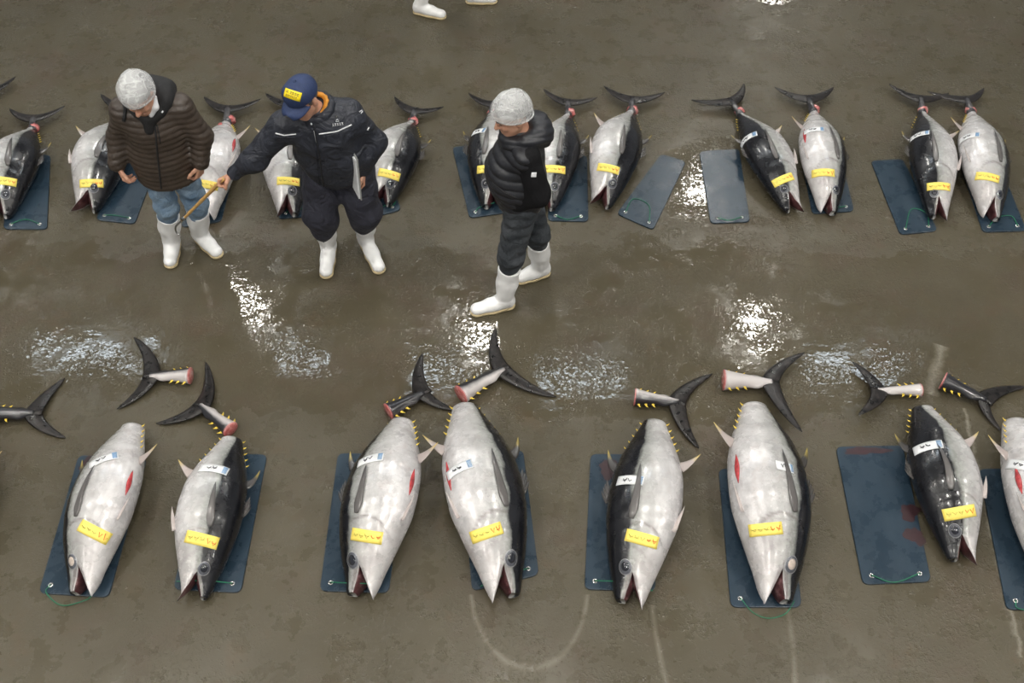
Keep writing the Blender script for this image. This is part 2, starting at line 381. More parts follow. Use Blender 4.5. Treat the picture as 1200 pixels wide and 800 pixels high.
# ------------------------------------------------------------------ blue plastic boards on the floor
BT = .012
def round_poly(P, r, n=5):
    out = []
    for i in range(4):
        p, a, b = P[i], P[i - 1], P[(i + 1) % 4]
        da, db = nrm(a - p), nrm(b - p)
        q = bez(p + da * r, p, p + db * r, n)
        out += list(q)
    return np.array(out)
def board(quad, label, string=None, grommets=(1, 1), blood=(), strz=.03):
    P = [U(x, y, BT) for x, y in quad]                    # far-left, far-right, near-right, near-left
    c = sum(P) / 4; c[2] = 0
    t = thing('floor_board', tuple(c), label, 'board', 'blue boards on the floor')
    top = round_poly(P, .04)
    inner = c + (top - c) * .992
    r0 = top.copy(); r0[:, 2] = .0006; r1 = top.copy(); r1[:, 2] = BT - .002; r2 = inner.copy(); r2[:, 2] = BT
    v, f = loft([r0[::-1], r1[::-1], r2[::-1]])
    add('panel', v, f, M['board'], t, smooth=False)
    nl, nr = P[3], P[2]; back = nrm((P[0] + P[1] - P[2] - P[3])); side = nrm(nr - nl)
    G = [nl + side * .055 + back * .05, nr - side * .055 + back * .05]
    for k in (0, 1):
        if not grommets[k]: continue
        prof = [(.006, BT), (.0075, BT + .004), (.011, BT + .005), (.0145, BT + .003), (.015, BT - .001)]
        g = G[k].copy(); g[2] = 0
        v, f = lathe(g, prof, 14); add('grommet', v, [q for q in f if len(q) == 4], M['grommet'], t)
        v, f = lathe(g, [(.0065, BT - .0015), (.0065, BT + .0007)], 12); add('grommet_hole', v, f, M['black_cloth'], t)
    if string:
        pts = []
        for s in string:
            if s == 'L': pts.append(G[0] + V(0, 0, .006))
            elif s == 'R': pts.append(G[1] + V(0, 0, .006))
            else: pts.append(U(s[0], s[1], s[2] if len(s) > 2 else BT + .004))
        v, f = tube(spline(pts, 9 * (len(pts) - 1)), .0034, 6)
        add('string', v, f, M['string'], t)
    for (x, y, rx, ry) in blood:
        q = U(x, y, BT); n = 40; rr = random.Random(int(x * 7 + y)); f1, f2, f3 = [rr.uniform(0, 6) for _ in range(3)]
        wob = lambda a: 1 + .22 * math.sin(2 * a + f1) + .16 * math.sin(3 * a + f2) + .10 * math.sin(7 * a + f3)
        ring = [q + V(rx * math.cos(a) * wob(a), ry * math.sin(a) * wob(a), .0006) for a in np.linspace(0, 2 * math.pi, n, endpoint=False)]
        low = [p - V(0, 0, .0005) for p in ring]
        v, f = loft([np.array(low), np.array(ring)]); add('blood_smear', v, f, M['blood'], t, smooth=False)
    return t
BB = 'blue plastic board '
board([(10, 181), (59, 181), (55, 268), (4, 268)], BB + 'under the fish whose dark back shades it, far end of the row', ['L', (30, 257, .02), 'R'])
board([(145, 172), (190, 177), (157.6, 262), (112, 257)], BB + 'beside the hand of the person in the brown puffer jacket', ['L', (134, 252), 'R'])
board([(236, 181), (280, 176), (259, 259), (212, 266)], BB + 'behind the legs of the person in light blue jeans')
board([(330, 175), (375, 172), (371, 252), (326, 256)], BB + 'behind the person in the navy cap, under a gaping fish', ['L', (345, 243, .03), 'R'])
board([(399, 178), (441, 170), (470, 245.5), (430, 256)], BB + 'beside the clipboard holder, under a fish with pink tail cut', ['L', (462, 236), 'R'])
board([(530, 172), (574, 168), (597, 248), (550, 255)], BB + 'under the black-backed white-tagged fish in front of the black jacket', ['L', (562, 243), (580, 237, .06)])
board([(645, 181), (688, 182), (689.5, 259), (642, 258)], BB + 'behind the back of the person in the black jacket', ['L', (665, 257), 'R'])
board([(775, 180), (804, 189), (765.5, 269), (722.6, 250)], 'empty ' + BB + 'lying askew beside a bright patch of wet floor', ['L', (742, 233), (760, 240), 'R'])
board([(819.5, 177), (866, 174), (879, 259.5), (833, 261.5)], 'empty ' + BB + 'beside the fish with the darkest broad back', ['L', (855, 258, .03), 'R'])
board([(938, 180), (984, 177), (1001, 247), (952, 250)], BB + 'mostly hidden under a pale belly-up fish', [(968, 245, .05), 'R'], (0, 1))
board([(1020.5, 188), (1058, 186), (1099, 270), (1055, 274.5)], BB + 'with a green string loop, beside crossed fish tails', ['L', (1068, 245), (1086, 250), 'R'])
board([(1125, 190), (1170, 187), (1203, 270), (1152, 271.5)], BB + 'under the paler of two fish with crossed tails', ['L', (1168, 255), (1185, 253), 'R'])
board([(92, 533), (172, 536), (127, 699.5), (45, 694.5)], BB + 'with a blood spot at its top and a loose string loop', ['L', (54, 694), (72, 709, .005), (100, 703, .02), (108, 697, .04)], (1, 0), [(101, 546, .045, .055)])
board([(238, 531), (313, 532), (282, 694), (203, 690)], BB + 'under the fish with its black back to the board edge', [(207, 681, .07), (240, 680, .09), 'R'], (0, 1))
board([(396, 530.5), (476, 532), (455.5, 694), (374.5, 692)], BB + 'with a taut string to the jaw of a pale fish', ['L', (412, 683, .09), (447, 684, .07)], (1, 0))
board([(539, 530), (613, 527), (631.5, 673), (553, 692)], BB + 'half hidden under the fish marked with a pen scribble', [(563, 687, .07), (585, 676, .12), 'R'], (0, 1))
board([(692, 531.5), (772, 532), (768, 692), (685, 690)], BB + 'with dark blood beside the fin of a grey-backed fish', ['L', (728, 682, .10), (765, 692, .07)], (1, 0), [(713, 549, .06, .06)])
board([(842, 549), (922, 548), (939.5, 711), (856.5, 711)], BB + 'under the widest fish, string loop trailing on floor', ['L', (882, 717, .005), (900, 724, .004), (920, 719, .005), (931, 704)], (1, 0))
board([(979.5, 523), (1058, 521.5), (1091.5, 681), (1011.5, 684.5)], 'empty ' + BB + 'smeared with blood beside the black-backed tailless fish', ['L', (1048, 682), 'R'], (1, 1), [(1015, 528, .12, .03), (1066, 600, .06, .05), (1072, 628, .05, .06)])
board([(1147, 549), (1228, 548), (1262, 712), (1180, 714)], BB + 'under the pale fish beside the floor crack', ['L', (1192, 712), (1210, 716, .004)], (1, 0))

# ------------------------------------------------------------------ tuna
PROF_CUT = [(0, .36, .32, .10), (.05, .44, .37, .27), (.11, .55, .47, .46), (.18, .69, .60, .64), (.28, .84, .78, .84), (.40, .96, .97, .97), (.52, 1, 1, 1), (.64, .95, .96, .96), (.76, .80, .80, .83), (.88, .57, .56, .62), (1.0, .36, .33, .40)]
PROF_FULL = [(0, .36, .32, .10), (.05, .44, .37, .27), (.11, .55, .47, .46), (.18, .69, .60, .64), (.28, .84, .78, .84), (.40, .96, .97, .97), (.50, 1, 1, 1), (.60, .95, .96, .96), (.70, .80, .80, .82), (.80, .60, .58, .62), (.90, .37, .35, .42), (.97, .20, .18, .26), (1.0, .15, .13, .22)]
SMO = .135
def prof(tab):
    T = np.array(tab); xs = np.linspace(0, 1, 201)
    out = []
    for k in (1, 2, 3):
        y = np.interp(xs, T[:, 0], T[:, k])
        for _ in range(2):
            yy = np.convolve(np.pad(y, 4, mode='edge'), np.ones(9) / 9, 'valid'); yy[:10] = y[:10]; yy[-8:] = y[-8:]; y = yy
        out.append(y)
    return lambda s: [np.interp(s, xs, o) for o in out]
FISH_N = [0]
def blade(base, base2, ctrl, tip, chord, thick, nrmv, n=9, curve=1.0, c_end=.10, round0=1):
    """a fin: swept tapering blade, real thickness; returns verts, faces, u"""
    path = bez(base, ctrl, tip, n); rings, us = [], []
    for i, p in enumerate(path):
        t = i / (n - 1)
        d = nrm(path[min(i + 1, n - 1)] - path[max(i - 1, 0)])
        ch = nrm(np.cross(nrmv, d))
        ch = nrm(ch * (1 - (1 - t) * .0) + (base2 * (1 - t) ** 2 if base2 is not None else 0))
        w = chord * ((1 - t) ** curve * (1 - c_end) + c_end) * .5 * (1 if round0 else min(1, .45 + 3.5 * t))
        if i == n - 1: w *= .35
        th = thick * (1 - .75 * t) * .5
        rings.append(np.array([p + ch * w * math.cos(a) + nrmv * th * math.sin(a) for a in np.linspace(0, 2 * math.pi, 10, endpoint=False)]))
        us += [t] * 10
    v, f = loft(rings)
    return v, f, np.array(us)
def addfin(name, b, mat, parent, zmin=.004):
    v, f, u = b; v = v.copy(); v[:, 2] = np.maximum(v[:, 2], zmin + np.arange(len(v)) % 10 * .0004)
    o = add(name, v, f, mat, parent); setcol(o, np.stack([u, u, u], 1)); return o
def raycast(bvh, px, py):
    d = raydir(px, py); r = bvh.ray_cast(Vector(CAMP), Vector(nrm(d)))
    return (np.array(r[0]), np.array(r[1])) if r[0] is not None else None
def sticker(name, bvh, px, py, ex, ey, length, width, mat, parent, off=.0045, n=(11, 5)):
    """paper glued on a surface: centre and direction seen in the photo, size in metres, wrapped onto the mesh"""
    c = raycast(bvh, px, py)
    e = raycast(bvh, px + ex * .3, py + ey * .3)
    if c is None: return None
    c, nn = c
    if nn @ (CAMP - c) < 0: nn = -nn
    if e is None:
        g = raydir(px + ex, py + ey); e = (CAMP + g * ((c - CAMP) @ nn) / (g @ nn), nn)
    x = e[0] - c; x = nrm(x - nn * (x @ nn)); y = np.cross(nn, x)
    def S(u, w, o=off):
        q = c + x * (u * length * .5) + y * (w * width * .5)
        r = bvh.ray_cast(Vector(q + nn * .12), Vector(-nn), .3)
        if r[0] is None:
            r = bvh.find_nearest(Vector(q))
        n3 = np.array(r[1]); n3 = n3 if n3 @ nn > 0 else -n3
        return np.array(r[0]) + nrm(nn + n3) * o
    nu, nv = n; vs = []
    for lay in (off, off - .0025):
        for j in range(nv):
            for i in range(nu): vs.append(S(-1 + 2 * i / (nu - 1), -1 + 2 * j / (nv - 1), lay))
    fs = []; N = nu * nv
    for j in range(nv - 1):
        for i in range(nu - 1):
            a = j * nu + i; q = (a, a + 1, a + nu + 1, a + nu); fs.append(q); fs.append(tuple(N + k for k in q[::-1]))
    edge = [i for i in range(nu)] + [j * nu + nu - 1 for j in range(1, nv)] + [(nv - 1) * nu + i for i in range(nu - 2, -1, -1)] + [j * nu for j in range(nv - 2, 0, -1)]
    for a, b in zip(edge, edge[1:] + edge[:1]): fs.append((a, N + a, N + b, b))
    o = add(name, vs, fs, mat, parent)
    return o, S
def strokes(name, S, lines, mat, parent, r=.0016, off=.0058):
    parts = [tube([S(u, w, off) for u, w in L], r, 5) for L in lines]
    v, f = merge(*parts); return add(name, v, f, mat, parent)
def scribble(rng, u0, u1, w=.5, n=3):
    out = []
    for k in range(n):
        a = u0 + (u1 - u0) * (k + .1) / n; b = u0 + (u1 - u0) * (k + .85) / n
        out.append([(a, w * rng.uniform(.2, 1)), ((a + b) / 2, -w * rng.uniform(.2, .9)), (b, w * rng.uniform(-.2, .9))])
        if rng.random() < .7: out.append([(a, rng.uniform(-.3, .3) * w), (b, rng.uniform(-.4, .4) * w)])
    return out

def tuna(T, S, W, hand, blk, label, roll=18, full=False, yellow=None, white=None, slit=True, tail=None, eye='clear', gape=20, group=None, pect=1, seed=None, fins=(1, 1, 1, 1), marks='', tz=None):
    FISH_N[0] += 1; rng = random.Random(seed or FISH_N[0] * 13)
    tab = PROF_FULL if full else PROF_CUT; pf = prof(tab)
    e_ = nrm(V(S[0] - T[0], S[1] - T[1])) * (8 if not full else 5); A = U(S[0] + e_[0], S[1] + e_[1], .055); Bp = U(T[0], T[1], tz or (.06 if full else .10))
    A[2] = Bp[2] = 0; L = np.linalg.norm(Bp - A); a = (Bp - A) / L
    right = V(a[1], -a[0], 0); D = right * hand; Z = V(0, 0, 1)
    mid = U((T[0] + S[0]) / 2, (T[1] + S[1]) / 2, .16); mid2 = U((T[0] + S[0]) / 2 + W, (T[1] + S[1]) / 2, .16)
    rho = math.radians(roll); TH = .74
    H = np.linalg.norm(mid2 - mid) / 2 / math.sqrt(math.cos(rho) ** 2 + (TH * math.sin(rho)) ** 2)
    hz = lambda s: (lambda q: H * math.sqrt((.5 * (q[0] + q[1]) * math.sin(rho)) ** 2 + (q[2] * TH * math.cos(rho)) ** 2))(pf(s))
    hmax = hz(.52)
    base_z = BT
    def zc(s): return base_z + max(.93 * hz(s), (.36 if s < .5 else .30 + (.1 if not full else 0)) * hmax)
    bend = rng.uniform(-.012, .012)
    def axis(s): return A + a * (s * L) + right * (bend * math.sin(math.pi * s)) + Z * zc(s)
    def place(s, d, l):
        p = axis(s) + D * (d * math.cos(rho) + l * math.sin(rho)) + Z * (-d * math.sin(rho) + l * math.cos(rho))
        if p[2] < base_z + .001: p = p + Z * (base_z + .001 - p[2])
        return p
    NU = 56
    PH = np.linspace(0, 2 * math.pi, NU, endpoint=False)
    def gill_s(phi):            # rear edge of the gill cover
        c = math.cos(phi)       # 1 back, -1 belly
        return .325 - .02 * c - .115 * max(0, -c) ** 2.2 - .04 * max(0, c) ** 2
    # black-back boundary angle so that the wanted share of the visible width is dark
    ph = np.linspace(0, math.pi, 361); xw = np.cos(ph) * math.cos(rho) + TH * np.sin(ph) * math.sin(rho)
    pk = ph[np.argmax(xw)]; ok = ph >= pk
    phib = ph[ok][np.argmin(np.abs(xw[ok] - (1 - 2 * blk) * xw.max()))]
    def colR(s, phi):
        q = phi if phi <= math.pi else 2 * math.pi - phi
        b = phib * (1 - .10 * max(0, (.30 - s) / .3)) + .05 * math.sin(s * 9)
        if s > .8: b *= 1 - .25 * (s - .8) / .2
        return .5 + (b - q) / math.pi
    verts, faces, cols, fmat = [], [], [], []
    NR = 74
    SS = np.concatenate([np.linspace(SMO, .5, 40), np.linspace(.5, 1, NR - 40 + 1)[1:]])
    for s in SS:
        hd, hv, ht = [x * H for x in pf(s)]; ht *= TH
        for phi in PH:
            c, sn = math.cos(phi), math.sin(phi)
            g = s - gill_s(phi); fade = min(1, max(0, (c + 1.02) * 3)) * min(1, max(0, (.82 - c) * 3))
            k = 1 + fade * (.028 * (1 / (1 + math.exp(g / .006)) - .5) * math.exp(-(g / .10) ** 2))
            if sn < 0: k = 1
            d = (hd if c > 0 else hv) * np.sign(c) * abs(c) * k; l = ht * sn * k
            verts.append(place(s, d, l))
            g2 = math.exp(-((g - .003) / .0065) ** 2) * fade
            m2 = math.exp(-((s - (.235 - .07 * abs(c - .05))) / .007) ** 2) * .35 * (1 if -.85 < c < .3 else 0)   # cheek line
            mx = .9 * math.exp(-((s - (SMO + .012 + .05 * max(0, c - .0))) / .006) ** 2) * (1 if -.05 < c < .55 and sn > 0 else 0)   # edge of the upper jaw bone
            cols.append((colR(s, phi), min(1, g2 + m2 + mx), s))
    n = len(SS)
    for i in range(n - 1):
        for j in range(NU):
            k = (j + 1) % NU; faces.append((i * NU + j, i * NU + k, (i + 1) * NU + k, (i + 1) * NU + j)); fmat.append(0)
    tb = len(verts); verts += [v_.copy() for v_ in verts[:NU]]; cols += cols[:NU]
    faces.append(tuple(tb + j for j in range(NU - 1, -1, -1))); fmat.append(2)          # throat
    faces.append(tuple((n - 1) * NU + j for j in range(NU))); fmat.append(1)   # cut end / hidden under the tail
    # jaws: D-shaped sections, hinged at the mouth corner and opened
    opn = math.tan(math.radians(gape))
    for sgn, s_tip in ((1, .030), (-1, 0.0)):
        o0 = len(verts); ss = np.linspace(SMO, s_tip, 9)
        for s in ss:
            hd, hv, ht = [x * H for x in pf(s)]; ht *= TH
            outer = hd if sgn > 0 else hv
            t = (SMO - s) / SMO
            m = sgn * H * opn * (.66 if sgn > 0 else .92) * t ** .8
            thick_j = max(.02 * H, outer - abs(m))
            shrink = 1 if t < .72 else 1 - (t - .72) / .28 * .62
            for phi in PH:
                c, sn = math.cos(phi), math.sin(phi)
                cc = c * sgn
                d = m + sgn * (thick_j * shrink * cc if cc > 0 else thick_j * .22 * cc * shrink * min(1, t * 4)); l = ht * shrink * sn * (1.0 if cc > -.3 else .9)
                verts.append(place(s, d, l))
                cols.append((colR(s, phi) if sgn > 0 else .1, .8 if abs(cc) < .16 else 0, s))
        for i in range(len(ss) - 1):
            for j in range(NU):
                k = (j + 1) % NU
                b_ = lambda q_: q_ if i == 0 and math.cos(PH[q_]) * sgn > -1e-6 else o0 + i * NU + q_
                faces.append((o0 + (i + 1) * NU + j, o0 + (i + 1) * NU + k, b_(k), b_(j)))
                fmat.append(2 if math.cos(PH[j]) * sgn < -.25 else 0)
        faces.append(tuple(o0 + (len(ss) - 1) * NU + j for j in range(NU))); fmat.append(0)
    loc = (A + Bp) / 2; loc[2] = base_z
    t = thing('tuna', tuple(loc), label, 'fish', group or ('tuna laid out with tails on' if full else 'tuna laid out with tails cut off'))
    if hand < 0: faces = [q[::-1] for q in faces]
    body = add('body', verts, faces, [M['skin'], M['flesh'], M['mouth']], t)
    body.data.polygons.foreach_set('material_index', fmat)
    setcol(body, np.array(cols))
    bvh = BVHTree.FromPolygons([Vector(p) for p in verts], faces)
    lat = D * math.sin(rho) + Z * math.cos(rho); dor = D * math.cos(rho) - Z * math.sin(rho)
    def surf(s, phi, off=0):
        hd, hv, ht = [x * H for x in pf(s)]; ht *= TH; c, sn = math.cos(phi), math.sin(phi)
        p = place(s, (hd if c > 0 else hv) * c, ht * sn)
        nn = nrm(dor * c / (hd if c > 0 else hv) + lat * sn / ht)
        return p + nn * off, nn
    R_ = math.radians
    # eye, wrapped on the cheek
    ep, en = surf(.150, R_(73), 0); er = .040 * H / .22
    ea, eb = frame(en)
    def wrap(r, q, off):
        x = ep + r * (math.cos(q) * ea + math.sin(q) * eb)
        h_ = bvh.ray_cast(Vector(x + en * .08), Vector(-en), .2)
        x = np.array(h_[0]) if h_[0] is not None else x
        return x + en * off
    def disc(r, h0, h1, dome=0.0):
        return loft([np.array([wrap(r * k_, q, o_) for q in np.linspace(0, 2 * math.pi, 20, endpoint=False)]) for k_, o_ in ((1, h0), (.94, h1), (.6, h1 + dome * .7), (.12, h1 + dome))])
    eo = add('eye', *disc(er * 1.03, -.004, .0022, .001), M['eye_ring'], t)
    add('iris', *disc(er * .91, -.001, .0042, .003), M['eye_iris'], eo)
    add('pupil', *disc(er * .60, .001, .0072, .003), M['pupil_cloudy' if eye == 'cloudy' else 'pupil'], eo)
    # pectoral fin, lying back along the flank
    if pect:
        p0, n0 = surf(.345, R_(82 + rng.uniform(-4, 4)), .004); p1, n1 = surf(.48, R_(87), .016); p2, n2 = surf(.62 + rng.uniform(-.03, .02), R_(84 + rng.uniform(-12, 14)), .012)
        addfin('pectoral_fin', blade(p0, None, p1 + n1 * .012, p2, .062 * H / .22, .010, nrm(n0 + n1), 13, .75, .06, 0), M['fin_pectoral'], t)
    k = H / .22
    if fins[0]:   # second dorsal fin
        p, nn = surf(.68 if not full else .65, R_(6), -.01); q = nn * (.075 * k) + a * (.125 * k)
        addfin('dorsal_fin', blade(p, a * .6, p + nn * .05 * k + a * .005, p + q, .085 * k, .010, nrm(np.cross(nn, a)), 9, 1.1, .05), M['fin_dark'], t)
    if fins[1]:   # anal fin
        p, nn = surf(.71 if not full else .68, R_(176), -.01); q = nn * (.12 * k) + a * (.095 * k)
        addfin('anal_fin', blade(p, a * .6, p + nn * .05 * k + a * .01, p + q, .09 * k, .012, nrm(np.cross(a, nn)), 9, 1.1, .05), M['fin_silver'], t)
    if fins[2]:   # pelvic fin folded on the belly edge
        p, nn = surf(.345, R_(164), -.002); q, n2 = surf(.475, R_(168), .012)
        addfin('pelvic_fin', blade(p, None, (p + q) / 2 + nn * .018, q + n2 * .015, .05 * k, .010, nrm(np.cross(a, nn)), 8, 1.0, .05), M['fin_pale'], t)
    if fins[3]:   # first dorsal fin, spines half folded
        p, nn = surf(.50, R_(8), -.006)
        parts, us = [], []
        for i in range(4):
            b0, n0 = surf(.475 + .022 * i, R_(8), -.006)
            tipp = b0 + nn * (.05 - .008 * i) * k + a * (.075 * k)
            v_, f_, u_ = blade(b0, None, (b0 + tipp) / 2 + nn * .012, tipp, .030 * k, .006, nrm(np.cross(nn, a)), 6, .9, .06); parts.append((v_, f_)); us.append(u_ * .4)
        v_, f_ = merge(*parts); v_[:, 2] = np.maximum(v_[:, 2], base_z + .003)
        o = add('spiny_dorsal_fin', v_, f_, M['fin_dark'], t); u_ = np.concatenate(us); setcol(o, np.stack([u_, u_, u_], 1))
    # finlets
    s0, s1 = (.80, 1.01) if not full else (.79, .95)
    for edge in (0, 180):
        for i in range(5):
            s = s0 + (s1 - s0) * (i + .3) / 4.6
            p, nn = surf(s, R_(edge + (5 if edge == 0 else -5)), -.003)
            h_, w_ = .021 * k, .017 * k
            if full: h_, w_ = .017 * k, .014 * k
            v_, f_, u_ = blade(p, a * .4, p + nn * h_ * .6, p + nn * h_ + a * h_ * .7, w_, .007, nrm(np.cross(nn, a)), 5, 1, .08)
            v_[:, 2] = np.maximum(v_[:, 2], base_z + .002)
            add('finlet', v_, f_, M['finlet'], t)
    if slit:      # red cut along the belly
        c0 = [surf(s, R_(163), .0015) for s in np.linspace(.47, .62, 9)]
        rings = []
        for i, (p, nn) in enumerate(c0):
            w = .016 * k * math.sin(math.pi * (i + .15) / 8.3); tv = nrm(np.cross(a, nn))
            rings.append(np.array([p + tv * w * math.cos(q) + nn * .004 * math.sin(q) for q in np.linspace(0, 2 * math.pi, 8, endpoint=False)]))
        add('belly_cut', *loft(rings), M['belly_red'], t)
    if 's' in marks:
        p, nn = surf(.86, R_(100), .001); ea, eb = frame(nn)
        rings = [np.array([p + nn * h_ + .026 * r_ * (math.cos(q) * ea + .7 * math.sin(q) * eb) for q in np.linspace(0, 2 * math.pi, 14, endpoint=False)]) for r_, h_ in ((1, -.004), (.95, .002), (.4, .003))]
        add('core_sample_wound', *loft(rings), M['flesh'], t)
    kf = 1.0 if not full else .92
    if yellow:
        x, y, ex, ey = yellow; d = nrm(V(ex, ey)) * 15
        r = sticker('yellow_label', bvh, x, y, d[0], d[1], .178 * kf, .068 * kf, M['paper_yellow'], t)
        if r:
            o, S_ = r
            strokes('handwriting', S_, scribble(rng, -.85, .25, .42, 3), M['ink_olive'], o, .0013)
            strokes('red_figures', S_, scribble(rng, .30, .58, .45, 1) + scribble(rng, .62, .92, .6, 1), M['ink_red'], o, .0022)
    if white:
        x, y, ex, ey = white[:4]; d = nrm(V(ex, ey)) * 12
        ln = white[4] if len(white) > 4 else .165
        r = sticker('paper_tag', bvh, x, y, d[0], d[1], ln, .062 * kf, M['paper_white'], t, off=.0065)
        if r:
            o, S_ = r
            strokes('handwriting', S_, scribble(rng, -.5, .25, .5, 2), M['ink_dark'], o, .0024, .0085)
            strokes('blue_print', S_, [[(.62, w), (.92, w)] for w in (-.7, -.45, -.2, .05, .3, .55, .75)], M['ink_blue'], o, .0024, .0078)
    if full and tail:
        fork, tipA, tipB, fl = tail
        F_ = U(fork[0], fork[1], .075); TA = U(tipA[0], tipA[1], .06); TB = U(tipB[0], tipB[1], .06)
        tail_fin(t, F_, TA, TB, -nrm(V(F_[0] - axis(.9)[0], F_[1] - axis(.9)[1], 0)), k)
        e0, e1 = axis(.985), axis(1.0)
        # hinge of skin from the body to the tail fin, and the raw cut beside it
        hs = D * .018 * hand * (1 if fork[0] < fl[0] else -1) * hand
        v_, f_ = tube([axis(.955) , e1 + a * .01, F_ * .5 + e1 * .5, F_], [.044 * k, .040 * k, .030 * k, .026 * k], 12)
        v_[:, 2] = np.maximum(v_[:, 2], .004)
        o = add('tail_stalk', v_, f_, M['stem'], t); setcol(o, np.full((len(v_), 3), .58))
        q = U(fl[0], fl[1], .085); rr = random.Random(FISH_N[0])
        blob = []
        for ta in np.linspace(-1, 1, 9):
            r_ = .056 * k * (1 - .25 * (ta + 1) / 2) * max(.15, 1 - abs(ta) ** 5)
            blob.append(np.array([q + a * (ta * .038 * k + .010 * rr.uniform(-1, 1)) + right * (r_ * math.cos(x) * (1 + .16 * rr.uniform(-1, 1))) + Z * (r_ * .8 * math.sin(x) * (1 + .1 * rr.uniform(-1, 1)) - .03) for x in np.linspace(0, 2 * math.pi, 14, endpoint=False)]))
        v_, f_ = loft(blob); v_[:, 2] = np.maximum(v_[:, 2], .005)
        add('raw_tail_cut', v_, f_, M['flesh'], t, label='raw red flesh where the tail is half severed')
    return t, bvh
def tail_fin(parent, F_, TA, TB, toward_body, k, names=('tail_lobe', 'tail_lobe'), chord=.105):
    for nm, tp in zip(names, (TA, TB)):
        d = tp - F_; bdir = toward_body
        along = bdir * (d @ bdir); latv = d - along
        ctrl = F_ + latv * .52 + along * .17 + V(0, 0, d[2] * .3)
        n_ = V(0, 0, 1)
        ln = np.linalg.norm(d)
        n_ = nrm(n_ - nrm(d) * (nrm(d) @ n_))
        v, f, u = blade(F_ - latv * .03, None, ctrl, tp, chord * min(1.15, ln / .27), .024, n_, 13, .78, .10)
        v[:, 2] = np.maximum(v[:, 2], .0025 + (np.arange(len(v)) % 10) * .0003)
        o = add(nm, v, f, M['tail'], parent)
def tail_piece(C, r_px, F, TA, TB, label, up=.55, fz=.05, za=.012, zb=.012, tilt=.0, fl=True, dark=0.0):
    """a severed tail: stem with a raw cut face, keel, finlets and two lobes"""
    r = .5 * np.linalg.norm(U(C[0] + r_px, C[1], .06) - U(C[0], C[1], .06))
    c0 = U(C[0], C[1], r * .95); f0 = U(F[0], F[1], fz)
    ta, tb = U(TA[0], TA[1], za), U(TB[0], TB[1], zb)
    base = (c0 + f0) / 2; base[2] = 0
    t = thing('tuna_tail', tuple(base), label, 'fish tail', 'severed tuna tails')
    d = f0 - c0; L = np.linalg.norm(d); dn = d / L; h = nrm(np.cross(V(0, 0, 1), dn)); w = np.cross(dn, h)
    rings, cols = [], []
    for s in np.linspace(0, 1.04, 15):
        rs = r * (1 - .66 * min(1, s) ** .8); keel = .55 * math.exp(-((s - .72) / .13) ** 2)
        ring = []
        for q in np.linspace(0, 2 * math.pi, 20, endpoint=False):
            x, z = math.cos(q) * rs * (1 + keel * abs(math.cos(q)) ** 6), math.sin(q) * rs * .93
            p = c0 + d * s + h * x + w * z; p[2] = max(p[2], .002 + .0004 * (q < 4)); ring.append(p)
            cols.append((up + dark + .38 * math.cos(q) * (1 if fl else -1) - .10 * math.sin(q) + .25 * max(0, s - .6), 0, s))
        rings.append(np.array(ring))
    v, f = loft(rings); o = add('stem', v, f, M['stem'], t); setcol(o, np.array(cols))
    ring = rings[0]; m = ring.mean(0)
    v, f = loft([m + (ring - m) * 1.0 + dn * .004, m + (ring - m) * .97 - dn * .004, m + (ring - m) * .45 - dn * .003, m + (ring - m) * .12 - dn * .006])
    add('cut_face', v, f[::1], M['flesh'], t, label='raw red cut end of the tail')
    tail_fin(t, f0, ta, tb, -nrm(V(dn[0], dn[1], 0)), 1)
    for sgn in (1, -1):
        for i in range(3):
            s = .10 + .17 * i; rs = r * (1 - .66 * s ** .8)
            p = c0 + d * s + h * sgn * rs * .93
            v, f, u = blade(p, dn * .4, p + h * sgn * .014, p + h * sgn * .026 + dn * .016, .022, .008, nrm(w), 5, 1, .08)
            v[:, 2] = np.maximum(v[:, 2], .003); add('finlet', v, f, M['finlet'], t)
    return t

FG = 'tailless tuna '
tuna((155, 499), (98, 694), 83, -1, .15, FG + 'turned pale belly up on the board with a blood spot', 20, yellow=(109.6, 623, 99, 50), white=(121, 538, 90, -30), eye='cloudy', gape=20)
tuna((270, 513), (227, 699), 77, 1, .36, FG + 'with wide gaping mouth, beside the fish with a blood-spotted board', 12, yellow=(236, 632, 115, 28), white=(250.5, 549, 115, 20), slit=False, gape=24)
tuna((471, 494), (425, 697), 91, -1, .17, FG + 'with pink belly cut on the board with taut string', 20, yellow=(429, 628, 118, 18), white=(433.6, 538, 98, -25))
tuna((544, 477), (590, 700), 94, 1, .25, FG + 'with a pen scribble on the tag on its white belly', 18, yellow=(570, 624, 110, -38), white=(538, 549, 100, -50), gape=18)
tuna((768, 495), (739, 706), 88, -1, .33, FG + 'with a grey-black back beside the blood-stained board corner', 12, yellow=(752, 631, 115, 32), white=(738, 562.5, 95, 2), slit=False, gape=18)
tuna((884, 477), (908, 705), 98, 1, .22, FG + 'widest and pale, with milky eye and long red belly cut', 20, yellow=(897, 620, 106, -10), white=(919.6, 547, 60, 18, .11), eye='cloudy', gape=18)
tuna((1083, 477), (1128, 655), 78, -1, .52, FG + 'small and black-backed beside the empty blood-smeared board', 6, yellow=(1125, 600.5, 103, -18), white=(1087, 523, 105, -25), slit=False)
tuna((1191, 495), (1243, 712), 95, 1, .2, FG + 'pale, cut off by the frame, beside the floor crack', 20, white=(1196, 545, 80, 20))
tuna((-28, 512), (-85, 708), 88, -1, .2, FG + 'of which only a yellow-tipped fin is in view', 18)
BG = 'whole tuna '
tuna((38, 150), (0, 253), 60, 1, .35, BG + 'with dark flank resting on the board at the row end', 10, True, yellow=(5, 212, 60, 8), slit=False, tail=((39, 139), (11, 127), (76, 124), (38, 146)))
